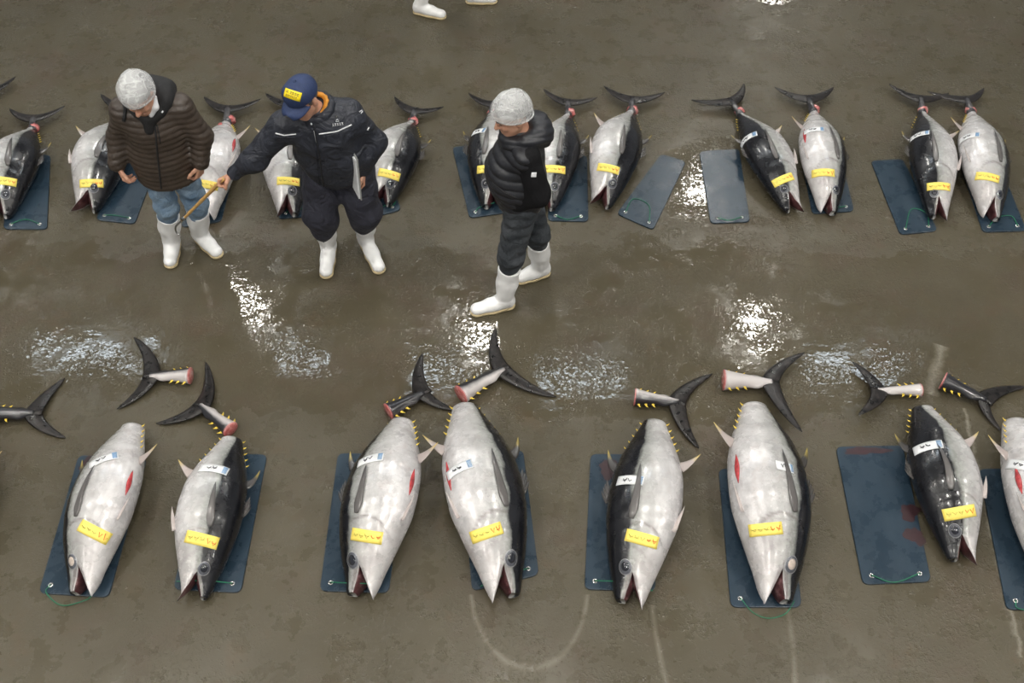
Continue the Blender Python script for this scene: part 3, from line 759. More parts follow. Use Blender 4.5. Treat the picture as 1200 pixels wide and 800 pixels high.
tuna((143, 140), (101, 246), 62, 1, .36, BG + 'behind the person in the brown puffer jacket', 12, True, yellow=(107, 214.6, 95, 1), slit=False, tail=((147, 126), (118, 110), (180, 122), (146, 134)), gape=26)
tuna((266, 143), (240, 258), 64, -1, .18, BG + 'with a small red wound, between the brown jacket and the navy sleeve', 18, True, yellow=(242, 216, 110, 20), tail=((267, 128), (239, 113), (305, 116), (268, 137)), marks='s', gape=24)
tuna((342, 136), (337, 251), 60, 1, .3, BG + 'behind the person in the navy cap', 12, True, yellow=(338, 212, 100, 10), slit=False, tail=((341, 122), (311, 109), (372, 116), (342, 130)), gape=22)
tuna((483, 142), (447, 237), 58, 1, .36, BG + 'with black back, beside the hand holding a clipboard', 12, True, yellow=(456, 204, 130, 38), slit=False, tail=((486, 130), (462, 113), (520, 125), (484, 138)), gape=26)
tuna((576, 133), (577, 241), 60, -1, .30, BG + 'with white tag, in front of the person in the black jacket', 10, True, yellow=(571, 198, 90, 0), white=(561, 154, 85, -15, .13), slit=False, tail=((577, 122), (549, 109), (605, 112), (577, 129)))
tuna((666, 133), (640, 243), 56, 1, .42, BG + 'with blue eye, behind the back of the black jacket', 8, True, yellow=(650, 198, 90, 8), slit=False, tail=((665.5, 120), (637, 104), (700, 114), (668.5, 128)))
tuna((740, 130), (704, 240), 60, 1, .34, BG + 'wide-mouthed and off its board, beside the slanted empty board', 14, True, yellow=(713, 197, 118, 28), slit=False, tail=((740.5, 117), (708, 100.5), (779, 108), (741.6, 125)), gape=24)
tuna((867, 132), (930, 246), 53, -1, .52, BG + 'slanting, blackest in its row, with white tag on its back', 4, True, yellow=(918, 210, 115, -45), white=(875, 162.6, 105, -75, .17), slit=False, tail=((857, 119), (810, 117), (872, 98), (867, 126)), gape=22)
tuna((953, 130), (969, 248), 57, 1, .20, BG + 'with red belly slit, pressed against the slanting black-backed fish', 20, True, yellow=(965, 202, 130, 1), white=(954, 152, 100, -8, .15), tail=((947.5, 116), (908, 102), (977, 102), (955.5, 124)), gape=18)
tuna((1081, 130), (1100, 254), 54, -1, .42, BG + 'black-backed, its tail under the tail of the pale fish beside it', 8, True, yellow=(1100.5, 218, 115, 5), white=(1077, 158, 95, -30, .15), slit=False, tail=((1079, 116), (1042, 98), (1112, 109), (1083, 125)), gape=18)
tuna((1138, 131), (1160, 255), 59, 1, .20, BG + 'pale-bellied, its tail crossing over the tail beside it', 18, True, yellow=(1158, 207, 118, 25), white=(1135, 160, 100, -25, .16), slit=False, tail=((1132.5, 117), (1087, 107), (1153, 103), (1139, 126)), gape=20)
tuna((-22, 122), (-62, 245), 60, 1, .3, BG + 'of which only a dark tail tip is in view', 12, True, slit=False, tail=((-20, 110), (-48, 98), (18, 90), (-20, 118)))

SG = 'severed tuna tail '
tail_piece((-14, 485), 24, (38, 484), (76, 443), (77, 513), SG + 'with shredded dark stem at the row end', 1.1)
tail_piece((223, 440), 21, (178, 440), (157, 395), (137, 479), SG + 'with silver-topped stem lying in the reflecting water', .56, fl=False)
tail_piece((270, 503), 21, (236, 476), (241, 424), (183, 496), SG + 'with red cut end against the gaping tailless fish', .50)
tail_piece((455, 482), 22, (495, 461), (495, 414), (535, 480), SG + 'with black stem and round red cut face', .95)
tail_piece((540, 462), 25, (588, 433), (581, 384), (652, 465), SG + 'largest, lobe crossing the bright lamp reflection', .62)
tail_piece((744, 465), 22, (793, 471), (835, 438), (819, 525), SG + 'with grey stem above the grey-backed tailless fish', .50, fl=False)
tail_piece((848, 445), 26, (902, 448), (943, 413), (940, 506), SG + 'with white stem, above the widest fish', .20, fz=.06, zb=.10, za=.06)
tail_piece((1078, 457), 17, (1030, 457), (999, 424), (1006, 486), SG + 'with silver stem above the empty blood-smeared board', .30, fz=.055, zb=.12, za=.05, fl=False)
tail_piece((1105, 446), 23, (1153, 468), (1203, 453), (1174, 505), SG + 'with twisted wet black stem near the floor crack', 1.15)

# ------------------------------------------------------------------ people: smooth-union distance fields turned into one mesh per body / garment
def surface_nets(F, org, h):
    s = F < 0
    nx, ny, nz = F.shape
    cnt = np.zeros((nx - 1, ny - 1, nz - 1), np.int8)
    for i in (0, 1):
        for j in (0, 1):
            for k in (0, 1): cnt += s[i:nx - 1 + i, j:ny - 1 + j, k:nz - 1 + k]
    act = (cnt > 0) & (cnt < 8)
    I = np.argwhere(act); idx = np.full(act.shape, -1, np.int32); idx[act] = np.arange(len(I))
    acc = np.zeros((len(I), 3)); num = np.zeros(len(I))
    cor = [(i, j, k) for i in (0, 1) for j in (0, 1) for k in (0, 1)]
    for a in cor:
        for b in cor:
            if sum(b) - sum(a) == 1 and sum(abs(x - y) for x, y in zip(a, b)) == 1:
                fa = F[I[:, 0] + a[0], I[:, 1] + a[1], I[:, 2] + a[2]]; fb = F[I[:, 0] + b[0], I[:, 1] + b[1], I[:, 2] + b[2]]
                m = (fa < 0) != (fb < 0); t = np.where(m, fa / np.where(fa - fb == 0, 1, fa - fb), 0)
                p = np.array(a)[None] + t[:, None] * (np.array(b) - np.array(a))[None]
                acc += np.where(m[:, None], p, 0); num += m
    vts = (I + acc / num[:, None]) * h + org
    quads = []
    for ax in range(3):
        o1, o2 = [(1, 2), (2, 0), (0, 1)][ax]
        sl0 = [slice(None)] * 3; sl1 = [slice(None)] * 3
        sl0[ax] = slice(0, -1); sl1[ax] = slice(1, None)
        A, B = s[tuple(sl0)], s[tuple(sl1)]
        E = np.argwhere(A != B)
        E = E[(E[:, o1] > 0) & (E[:, o2] > 0) & (E[:, o1] < F.shape[o1] - 1) & (E[:, o2] < F.shape[o2] - 1)]
        flip = A[E[:, 0], E[:, 1], E[:, 2]]
        q = []
        for d1, d2 in ((-1, -1), (0, -1), (0, 0), (-1, 0)):
            e = E.copy(); e[:, o1] += d1; e[:, o2] += d2; q.append(idx[e[:, 0], e[:, 1], e[:, 2]])
        q = np.stack(q, 1); q[~flip] = q[~flip][:, ::-1]; quads.append(q)
    return vts, np.concatenate(quads)
class Field:
    def __init__(s): s.P = []
    def cap(s, a, b, ra, rb=None, k=.02, flat=1.0, n=None):
        s.P.append(('c', np.asarray(a, float), np.asarray(b, float), ra, ra if rb is None else rb, k, flat, None if n is None else nrm(n))); return s
    def chain(s, pts, rs, k=.02, **kw):
        for i in range(len(pts) - 1): s.cap(pts[i], pts[i + 1], rs[i], rs[i + 1], k, **kw)
        return s
    def ell(s, c, r, R=None, k=.02):
        s.P.append(('e', np.asarray(c, float), np.asarray(r, float), np.eye(3) if R is None else np.asarray(R, float), k)); return s
    def mesh(s, h, post=None):
        lo, hi = [], []
        for p in s.P:
            if p[0] == 'c':
                r = max(p[3], p[4]) * max(1, p[6]) + .03; lo.append(np.minimum(p[1], p[2]) - r); hi.append(np.maximum(p[1], p[2]) + r)
            else:
                r = max(p[2]) + .03; lo.append(p[1] - r); hi.append(p[1] + r)
        org = np.min(lo, 0); n = np.ceil((np.max(hi, 0) - org) / h).astype(int) + 2
        F = np.full(n, 1.0, np.float32)
        ax = [org[i] + h * np.arange(n[i]) for i in range(3)]
        for p, l, u in zip(s.P, lo, hi):
            i0 = np.maximum(((l - org) / h).astype(int) - 1, 0); i1 = np.minimum(((u - org) / h).astype(int) + 2, n)
            X, Y, Z = np.meshgrid(*[ax[i][i0[i]:i1[i]].astype(np.float32) for i in range(3)], indexing='ij', sparse=True)
            if p[0] == 'c':
                _, a, b, ra, rb, k, flat, nv = p; d = b - a; L2 = max(1e-9, d @ d)
                px, py, pz = X - a[0], Y - a[1], Z - a[2]
                t = np.clip((px * d[0] + py * d[1] + pz * d[2]) / L2, 0, 1)
                qx, qy, qz = px - t * d[0], py - t * d[1], pz - t * d[2]
                if nv is not None:
                    c = (qx * nv[0] + qy * nv[1] + qz * nv[2]) * (1 / flat - 1)
                    qx, qy, qz = qx + c * nv[0], qy + c * nv[1], qz + c * nv[2]
                D = np.sqrt(qx * qx + qy * qy + qz * qz) - (ra + (rb - ra) * t)
                if nv is not None: D = D * (.5 + .5 * flat)
            else:
                _, c, r, R, k = p; px, py, pz = X - c[0], Y - c[1], Z - c[2]
                u_ = [(R[i, 0] * px + R[i, 1] * py + R[i, 2] * pz) / r[i] for i in range(3)]
                k0 = np.sqrt(u_[0] ** 2 + u_[1] ** 2 + u_[2] ** 2); k1 = np.sqrt(sum((u_[i] / r[i]) ** 2 for i in range(3)))
                D = k0 * (k0 - 1) / np.maximum(k1, 1e-6)
            S = F[i0[0]:i1[0], i0[1]:i1[1], i0[2]:i1[2]]
            hh = np.clip(.5 + .5 * (S - D) / k, 0, 1)
            S[...] = S * (1 - hh) + D * hh - k * hh * (1 - hh)
        if post is not None:
            X, Y, Z = np.meshgrid(*[a.astype(np.float32) for a in ax], indexing='ij', sparse=True)
            F = post(F, X, Y, Z).astype(np.float32)
        F[0] = F[-1] = 1; F[:, 0] = F[:, -1] = 1; F[:, :, 0] = F[:, :, -1] = 1
        return surface_nets(F, org, h)
def garment(name, fld, h, mat, parent, post=None, label=None):
    v, q = fld.mesh(h, post)
    o = add_np(name, v, q, mat, parent)
    if label: o['label'] = label
    o_bvh = BVHTree.FromPolygons([Vector(x) for x in v], q.tolist())
    return o, o_bvh
def wrinkle(amp, fx, fz, seed):
    r = random.Random(seed); ph = [r.uniform(0, 6.28) for _ in range(6)]
    def w(X, Y, Z):
        return amp * (np.sin(Z * fz + 2.2 * np.sin(X * fx + ph[0]) + 1.7 * np.sin(Y * fx + ph[1]) + ph[2]) * .6 + np.sin(X * fx * 1.7 + Z * fz * .55 + ph[3]) * .3 + np.sin(Y * fx * 1.9 - Z * fz * .8 + ph[4]) * .3)
    return w
def basis(fwd, up):
    f = nrm(fwd); u = nrm(np.asarray(up, float) - f * (np.asarray(up, float) @ f)); r = np.cross(f, u)
    return np.array([r, f, u])              # rows: right, forward, up
def head_field(F, c, B):
    g = lambda x, y, z: c + B[0] * x + B[1] * y + B[2] * z
    F.ell(g(0, -.012, .032), (.077, .097, .092), B, .02)
    F.ell(g(0, .032, -.028), (.061, .062, .088), B, .03)
    F.cap(g(0, .03, -.065), g(0, .058, -.098), .045, .026, .03)
    for s in (-1, 1):
        F.cap(g(s * .045, .01, -.05), g(s * .022, .055, -.098), .028, .020, .03)
        F.ell(g(s * .036, .070, -.030), (.022, .018, .022), B, .018)           # cheek
        F.ell(g(s * .079, -.012, -.012), (.011, .021, .033), B, .008)          # ear
    F.cap(g(-.034, .086, .018), g(.034, .086, .018), .011, .011, .015)         # brow
    F.cap(g(0, .090, .004), g(0, .112, -.034), .009, .0135, .010)              # nose
    for s in (-1, 1): F.cap(g(s * .009, .104, -.036), g(s * .014, .096, -.036), .008, .007, .006)
    F.cap(g(-.020, .087, -.066), g(.020, .087, -.066), .0075, .0075, .006)     # lips
    F.cap(g(-.017, .087, -.077), g(.017, .087, -.077), .0075, .0075, .006)
def hand_field(F, w, d, pn, side, curl=(35, 45, 30), spread=6, thumb='out', s=1.0, curls=None):
    """w wrist, d towards the fingers, pn out of the palm, side = +1/-1 which side the thumb leaves"""
    d = nrm(d); pn = nrm(pn - d * (pn @ d)); x = np.cross(d, pn) * side         # x towards the thumb
    kn = []
    for i, (o, l) in enumerate(((.030, .088), (.010, .093), (-.010, .088), (-.029, .080))):
        k = w + x * o * s + d * l * s
        F.cap(w + x * o * .55 * s + d * .012 * s, k, .0155 * s, .0115 * s, .012, .8, pn); kn.append(k)
    for i, (k, ln) in enumerate(zip(kn, (.074, .083, .077, .060))):
        cu = curls[i] if curls else curl
        ang = 0; p = k; dirn = nrm(d + x * math.tan(math.radians(spread * (1.5 - i))) * .5)
        for j, (fr, r0, r1) in enumerate(((.45, .0105, .0095), (.30, .0095, .0085), (.25, .0085, .0070))):
            ang += math.radians(cu[j]); dd = dirn * math.cos(ang) + pn * math.sin(ang)
            q = p + dd * ln * fr * s; F.cap(p, q, r0 * s, r1 * s, .004); p = q
    b = w + x * .022 * s + d * .022 * s + pn * .006 * s
    if thumb == 'out': ds = [nrm(x * .75 + d * .65 + pn * .25), nrm(x * .35 + d * .9 + pn * .35), nrm(d + pn * .35)]
    else: ds = [nrm(x * .55 + d * .6 + pn * .65), nrm(d * .7 + pn * .7 - x * .2), nrm(d * .45 + pn * .5 - x * .75)]
    p = b
    for dd, ln, r0, r1 in zip(ds, (.042, .034, .027), (.0155, .0125, .0110), (.0125, .0110, .0085)):
        q = p + dd * ln * s; F.cap(p, q, r0 * s, r1 * s, .006); p = q
def body_mesh(root, J, hands):
    F = Field()
    F.chain([J['pelvis'], J['chest'], J['neck']], [.12, .13, .06], .05, flat=.75, n=J['fwd'])
    for s in 'RL':
        F.chain([J['neck'] - V(0, 0, .03), J['sh' + s], J['el' + s], J['wr' + s]], [.045, .050, .038, .026], .03)
        F.chain([J['pelvis'], J['hip' + s], J['kn' + s], J['an' + s]], [.09, .085, .055, .040], .04)
        F.cap(J['an' + s] - V(0, 0, .01), J['an' + s] * .7 + J['toe' + s] * .3 - V(0, 0, .005), .034, .026, .02)
    F.cap(J['neck'] - V(0, 0, .04), J['head'] - J['B'][2] * .05 - J['B'][1] * .015, .056, .052, .03)
    head_field(F, J['head'], J['B'])
    for h in hands: hand_field(F, **h)
    v, q = F.mesh(.0055)
    o = add_np('body', v, q, M['person_skin'], root)
    return o, BVHTree.FromPolygons([Vector(x) for x in v], q.tolist())
def boot_pair(root, J, top=.34, fat=1.0):
    for s in 'RL':
        heel, toe = J['heel' + s], J['toe' + s]; d = nrm(toe - heel); kn = J['kn' + s]
        F = Field()
        an = J['an' + s]
        ax = nrm(kn - an); tp = an + ax * (top - an[2]) / ax[2]
        F.chain([an, an * .45 + tp * .55, tp + ax * .05], [.056 * fat, .064 * fat, .070 * fat], .03)
        h0 = heel + d * .050; L = np.linalg.norm(toe - heel)
        F.cap(h0 + V(0, 0, .050), heel + d * L * .55 + V(0, 0, .056), .046, .046, .04)
        F.cap(heel + d * L * .45 + V(0, 0, .050), toe - d * .050 + V(0, 0, .040), .047, .046, .03, .82, V(0, 0, 1))
        w = wrinkle(.003, 9, 40, ord(s))
        def post(Fd, X, Y, Z):
            Fd = Fd + w(X, Y, Z) * (Z > .1)
            Fd = np.maximum(Fd, (X - tp[0]) * ax[0] + (Y - tp[1]) * ax[1] + (Z - tp[2]) * ax[2])
            return np.maximum(Fd, .012 - Z)
        o, _ = garment('boot', F, .0065, M['boot'], root, post)
        F2 = Field()
        F2.cap(h0 + V(0, 0, .02), heel + d * L * .5 + V(0, 0, .02), .048, .047, .03); F2.cap(heel + d * L * .5 + V(0, 0, .02), toe - d * .050 + V(0, 0, .02), .047, .050, .03)
        garment('sole', F2, .006, M['sole'], o, lambda Fd, X, Y, Z: np.maximum(np.maximum(Fd, Z - .022), .001 - Z))
def ring_field(F, c, rx, ry, B, r, lift, k=.015, a0=0, a1=360, n=14, rend=None):
    """padded roll round the neck; lift(angle) gives height, 90 deg = front"""
    pts = [c + B[0] * rx * math.cos(math.radians(t)) + B[1] * ry * math.sin(math.radians(t)) + B[2] * lift(t) for t in np.linspace(a0, a1, n)]
    F.chain(pts, [r] * n, k); return F
def hairnet(root, c, B, mat_hair=True):
    F = Field(); F.ell(c - B[1] * .012 + B[2] * .036, (.082, .102, .097), B, .02)
    g = lambda X, Y, Z: (X - c[0]) * B[2][0] + (Y - c[1]) * B[2][1] + (Z - c[2]) * B[2][2]
    gf = lambda X, Y, Z: (X - c[0]) * B[1][0] + (Y - c[1]) * B[1][1] + (Z - c[2]) * B[1][2]
    garment('hair', F, .007, M['hair'], root, lambda Fd, X, Y, Z: np.maximum(Fd, -g(X, Y, Z) + .016 + .42 * gf(X, Y, Z)))
    F = Field(); F.ell(c - B[1] * .014 + B[2] * .040, (.108, .124, .112), B, .02)
    w = wrinkle(.0035, 34, 30, 5)
    def post(Fd, X, Y, Z):
        pl = -g(X, Y, Z) + .000 + .36 * gf(X, Y, Z)
        Fd = Fd + w(X, Y, Z)
        sh = np.maximum(Fd, -(Fd + .008))
        return np.maximum(sh, pl)
    garment('hairnet', F, .006, M['hairnet'], root, post, label='gathered white disposable hairnet')
    pts = []
    for t in np.linspace(0, 2 * math.pi, 28):
        y_ = .110 * math.sin(t) - .012; pts.append(c + B[0] * .096 * math.cos(t) + B[1] * y_ + B[2] * (.004 + .36 * y_))
    v, f = tube(pts, .006, 6); add('elastic_band', v, f, M['hairnet'], root)
def face_bits(root, c, B, brow=True):
    g = lambda x, y, z: c + B[0] * x + B[1] * y + B[2] * z
    for s in (-1, 1):
        v, f = tube([g(s * .019, .0875, .000), g(s * .031, .0865, .001), g(s * .042, .079, .000)], [.003, .0055, .003], 8); add('eye', v, f, M['eye_dark'], root)
        v, f = tube([g(s * .014, .098, .022), g(s * .032, .0965, .026), g(s * .050, .080, .021)], [.003, .0045, .003], 6); add('eyebrow', v, f, M['hair'], root)
def on(bvh, path, off=.003, px=True):
    out = []
    for (x, y) in path:
        r = raycast(bvh, x, y)
        if r is not None:
            p, n_ = r; n_ = n_ if n_ @ (CAMP - p) > 0 else -n_
            out.append(p + n_ * off)
    return out
def seam(name, bvh, path, r, mat, parent, n=20, off=.001):
    P = [(a[0] + (b[0] - a[0]) * t, a[1] + (b[1] - a[1]) * t) for a, b in zip(path, path[1:]) for t in np.linspace(0, 1, n, endpoint=False)] + [path[-1]]
    pts = on(bvh, P, off)
    if len(pts) > 2:
        pts = [pts[0]] + [(pts[i - 1] + pts[i] + pts[i + 1]) / 3 for i in range(1, len(pts) - 1)] + [pts[-1]]
        v, f = tube(pts, r, 6); return add(name, v, f, mat, parent)
def person(label, base):
    return thing('person', (base[0], base[1], 0), label, 'person')

def build_brown():
    J = dict(pelvis=V(-2.25, 5.04, .92), chest=V(-2.215, 5.0, 1.23), neck=V(-2.195, 4.99, 1.415), head=V(-2.20, 4.875, 1.545), fwd=V(0.05, -1, 0),
             shR=V(-2.37, 4.99, 1.345), shL=V(-2.035, 5.02, 1.35), elR=V(-2.475, 5.02, 1.12), elL=V(-1.965, 5.03, 1.12), wrR=V(-2.515, 4.94, .955), wrL=V(-1.99, 4.97, .945),
             hipR=V(-2.335, 5.04, .88), hipL=V(-2.16, 5.04, .88), knR=V(-2.35, 5.07, .50), knL=V(-2.155, 5.10, .50))
    J['heelR'], J['toeR'] = U(206, 283), U(200, 316); J['heelL'], J['toeL'] = U(231, 277), U(259, 303)
    for s in 'RL': J['an' + s] = J['heel' + s] + nrm(J['toe' + s] - J['heel' + s]) * .075 + V(0, 0, .10)
    J['B'] = basis(V(-.04, -1, -.55), V(0, 0, 1))
    t = person('person in brown quilted puffer jacket, blue jeans and hairnet, looking down', J['pelvis'])
    body_mesh(t, J, [dict(w=J['wrR'], d=V(.25, -.25, -1), pn=V(.9, .3, .1), side=1, curl=(40, 50, 30)), dict(w=J['wrL'], d=V(-.35, -.15, -1), pn=V(-.9, .4, .1), side=-1, curl=(35, 45, 30))])
    boot_pair(t, J, .385, 1.13)
    F = Field()
    for s in 'RL':
        F.chain([J['hip' + s] + V(0, 0, .05), J['hip' + s], J['kn' + s] + V(0, -.01, 0), J['an' + s] * .55 + J['kn' + s] * .45], [.105, .096, .078, .060], .03)
    w = wrinkle(.0055, 18, 62, 3); garment('jeans', F, .0085, M['jeans_blue'], t, lambda Fd, X, Y, Z: Fd + w(X, Y, Z))
    F = Field()
    F.chain([V(-2.245, 5.03, .83), V(-2.24, 5.02, 1.0), V(-2.215, 5.0, 1.22)], [.200, .198, .190], .05, flat=.72, n=J['fwd'])
    F.cap(J['shR'], J['shL'], .078, .078, .08); F.cap(V(-2.21, 4.99, 1.26), V(-2.195, 4.99, 1.36), .15, .085, .07, .75, J['fwd'])
    for s in 'RL': F.chain([J['sh' + s], J['el' + s], J['wr' + s] + V(0, 0, .02)], [.078, .070, .056], .035)
    w = wrinkle(.004, 11, 17, 8)
    def post(Fd, X, Y, Z):
        z_ = Z + .05 * np.abs(X + 2.215) + .010 * np.sin(X * 16) + .006 * np.sin(Y * 21)
        puff = np.abs(np.sin(z_ * math.pi / .040)) ** .6
        Fd = Fd - .0075 * puff + .004 + w(X, Y, Z)
        return np.maximum(Fd, .795 - Z + .02 * np.sin(X * 9))
    _, jb = garment('puffer_jacket', F, .0078, M['puffer_brown'], t, post)
    seam('zipper', jb, [(181, 138), (184, 175), (189, 221)], .006, M['black_cloth'], t)
    seam('chest_pocket_zip', jb, [(184, 146), (188, 168)], .004, M['black_cloth'], t)
    F = Field(); B = basis(V(0, -1, -.2), V(0, 0, 1))
    ring_field(F, J['neck'] + V(0, .005, .02), .095, .092, B, .040, lambda a: -.005 - .035 * max(0, math.sin(math.radians(a))), .03)
    F.ell(J['neck'] + V(.015, .115, .015), (.125, .06, .085), np.eye(3), .05); F.cap(V(-2.20, 4.90, 1.36), V(-2.205, 4.875, 1.29), .05, .03, .03)
    F.ell(J['neck'] + V(.095, .03, .02), (.055, .09, .07), np.eye(3), .04)
    w2 = wrinkle(.005, 22, 30, 4); garment('hood', F, .0075, M['black_cloth'], t, lambda Fd, X, Y, Z: Fd + w2(X, Y, Z))
    seam('bag_strap', jb, [(143, 112), (147, 128), (145, 142)], .012, M['black_cloth'], t)
    c, B = J['head'], J['B']; g = lambda x, y, z: c + B[0] * x + B[1] * y + B[2] * z
    F = Field(); F.chain([g(-.083, -.01, -.045), g(-.074, .035, -.085), g(-.040, .070, -.120)], [.012, .020, .016], .015)
    garment('face_mask', F, .0055, M['white_trim'], t, label='white mask pulled down under the jaw')
    v, f = tube([g(-.11, .055, -.10), g(-.115, .058, -.105)], .008, 8); add('hood_cord_stopper', v, f, M['white_trim'], t)
    hairnet(t, J['head'], J['B']); face_bits(t, J['head'], J['B'])
    return J

def build_navy():
    J = dict(pelvis=V(-1.12, 4.97, .92), chest=V(-1.14, 4.90, 1.25), neck=V(-1.165, 4.87, 1.44), head=V(-1.215, 4.795, 1.585), fwd=V(-.1, -1, 0),
             shR=V(-1.365, 4.83, 1.36), shL=V(-.985, 4.92, 1.365), elR=V(-1.575, 4.79, 1.14), elL=V(-.865, 4.98, 1.12), wrR=V(-1.735, 4.775, 1.03), wrL=V(-.945, 4.91, .945),
             hipR=V(-1.225, 4.98, .88), hipL=V(-1.02, 4.99, .88), knR=V(-1.285, 4.97, .50), knL=V(-1.0, 5.02, .50))
    J['heelR'], J['toeR'] = U(388, 288), U(382, 328); J['heelL'], J['toeL'] = U(426, 281), U(447, 322)
    for s in 'RL': J['an' + s] = J['heel' + s] + nrm(J['toe' + s] - J['heel' + s]) * .075 + V(0, 0, .10)
    J['B'] = basis(V(-.52, -.85, -.34), V(0, 0, 1))
    t = person('person in navy work jacket and cap, holding out a hooked cane', J['pelvis'])
    grip = J['wrR'] + V(-.085, -.018, -.045)
    body_mesh(t, J, [dict(w=J['wrR'], d=V(-1, -.12, -.42), pn=V(-.15, -.45, -.9), side=1, curls=[(55, 75, 45), (62, 80, 50), (66, 82, 50), (68, 80, 50)], spread=2, thumb='in'),
                     dict(w=J['wrL'], d=V(-.1, -.25, -1), pn=V(-.95, -.1, .15), side=-1, curl=(38, 48, 30))])
    boot_pair(t, J, .37, 1.08)
    F = Field()
    for s in 'RL':
        F.chain([J['hip' + s] + V(0, 0, .06), J['hip' + s], J['kn' + s] + V(0, -.02, .03), J['an' + s] * .70 + J['kn' + s] * .30 + V(0, -.01, 0)], [.125, .126, .116, .090], .045)
    w = wrinkle(.009, 12, 26, 13)
    hx = [J['kn' + s][0] * .55 + J['an' + s][0] * .45 for s in 'RL']
    def post(Fd, X, Y, Z): return np.maximum(Fd + w(X, Y, Z), .275 - Z + .85 * np.minimum(np.abs(X - hx[0]), np.abs(X - hx[1])) + .25 * np.maximum(0, Y - 4.95))
    garment('work_trousers', F, .0085, M['navy_trouser'], t, post)
    F = Field()
    F.chain([V(-1.125, 4.96, .94), V(-1.135, 4.93, 1.08), V(-1.15, 4.895, 1.28)], [.195, .222, .208], .05, flat=.72, n=J['fwd'])
    F.cap(J['shR'], J['shL'], .082, .082, .09); F.cap(V(-1.15, 4.89, 1.29), V(-1.165, 4.87, 1.375), .16, .09, .08, .8, J['fwd'])
    for s in 'RL': F.chain([J['sh' + s], J['el' + s], J['wr' + s] + (J['el' + s] - J['wr' + s]) * .10], [.087, .074, .052], .045)
    w = wrinkle(.0075, 12, 24, 21)
    def post(Fd, X, Y, Z): return np.maximum(Fd + w(X, Y, Z) - .004 * (np.abs(Z - .90) < .03), .85 - Z)
    _, jb = garment('work_jacket', F, .0078, M['navy'], t, post)
    B = basis(V(-.15, -1, -.2), V(0, 0, 1))
    F = Field(); ring_field(F, J['neck'] + V(0, -.002, .025), .088, .084, B, .026, lambda a: .012 - .03 * max(0, math.sin(math.radians(a))), .02)
    F2 = Field(); ring_field(F2, J['neck'] + V(0, -.004, .048), .070, .068, B, .014, lambda a: .012 - .045 * max(0, math.sin(math.radians(a))), .012)
    garment('collar', F, .007, M['navy'], t); garment('collar_lining', F2, .0055, M['orange'], t, label='orange collar lining')
    seam('zipper', jb, [(368, 146), (374, 180), (379, 218)], .0055, M['black_nylon'], t)
    seam('storm_flap_edge', jb, [(366, 150), (371, 184), (374, 218)], .005, M['navy'], t)
    seam('zip_pull', jb, [(364.5, 141), (365, 146)], .006, M['white_trim'], t, 5)
    seam('zip_pull', jb, [(368, 153), (371, 167)], .0028, M['white_trim'], t, 8)
    seam('piping', jb, [(323, 156), (333, 158.5), (347, 157)], .0042, M['white_trim'], t, 10)
    seam('piping', jb, [(374, 157), (395, 154), (412, 146)], .0042, M['white_trim'], t, 10)
    seam('pocket_edge', jb, [(322, 160), (347, 161)], .004, M['navy'], t, 10); seam('pocket_edge', jb, [(376, 161), (412, 152)], .004, M['navy'], t, 10)
    for (x, y) in ((335, 136.5), (394, 136.5)): seam('snap_button', jb, [(x - .8, y), (x + .8, y)], .008, M['steel'], t, 3)
    r = sticker('chest_emblem', jb, 395, 141, 8, -1, .035, .020, M['navy'], t, .003, (5, 3))
    if r: strokes('emblem_mark', r[1], [[(-.5, -.3), (0, .6), (.5, -.3)], [(-.6, -.7), (.6, -.7)]], M['white_trim'], r[0], .0018, .005)
    r = sticker('chest_lettering_patch', jb, 395.5, 145.5, 12, -1.6, .075, .017, M['navy'], t, .003, (9, 3))
    if r:
        rg = random.Random(4); L = []
        for i in range(5):
            u0 = -.9 + i * .38
            L += [[(u0, .7), (u0 + .28, .7)], [(u0 + .05, 0), (u0 + .25, 0)], [(u0 + .14, .8), (u0 + .14, -.8)], [(u0, -.8), (u0 + .28, -.7)]]
        strokes('lettering', r[1], L, M['white_trim'], r[0], .0013, .005)
    for (x, y, ex, ey) in ((423, 133, 2, 3), (421, 131, 3, 2)): seam('sleeve_mark', jb, [(x, y), (x + ex, y - ey)], .003, M['white_trim'], t, 3)
    seam('sleeve_badge', jb, [(430.5, 152.5), (432, 149)], .006, M['white_trim'], t, 4)
    face_bits(t, J['head'], J['B'])
    c, B = J['head'], J['B']; g = lambda x, y, z: c + B[0] * x + B[1] * y + B[2] * z
    # glasses
    go = None; parts = []
    for s in (-1, 1):
        parts.append(tube([g(s * .032 + .022 * math.cos(q), .103, .000 + .017 * math.sin(q)) for q in np.linspace(0, 2 * math.pi, 17)], .0018, 6))
        parts.append(tube([g(s * .054, .102, .003), g(s * .080, .06, .004), g(s * .083, -.01, .0)], .0018, 6))
    parts.append(tube([g(-.010, .104, .003), g(.010, .104, .003)], .0018, 6))
    add('glasses', *merge(*parts), M['glass_frame'], t)
    F = Field(); F.ell(c - B[1] * .012 + B[2] * .028, (.081, .101, .092), B, .02)
    gz = lambda X, Y, Z: (X - c[0]) * B[2][0] + (Y - c[1]) * B[2][1] + (Z - c[2]) * B[2][2]
    gf = lambda X, Y, Z: (X - c[0]) * B[1][0] + (Y - c[1]) * B[1][1] + (Z - c[2]) * B[1][2]
    garment('hair', F, .006, M['hair'], t, lambda Fd, X, Y, Z: np.maximum(np.maximum(Fd, gf(X, Y, Z) - .03), -gz(X, Y, Z) - .03))
    # cap: crown, brim, button, badge
    F = Field(); F.ell(c - B[1] * .008 + B[2] * .042, (.092, .112, .098), B, .02); F.ell(c + B[1] * .045 + B[2] * .085, (.065, .045, .045), B, .04)
    def cap_post(Fd, X, Y, Z):
        seamd = 0
        return np.maximum(Fd, -gz(X, Y, Z) + .030)
    co, cb = garment('cap', F, .0055, M['cap_navy'], t, cap_post)
    rings = []
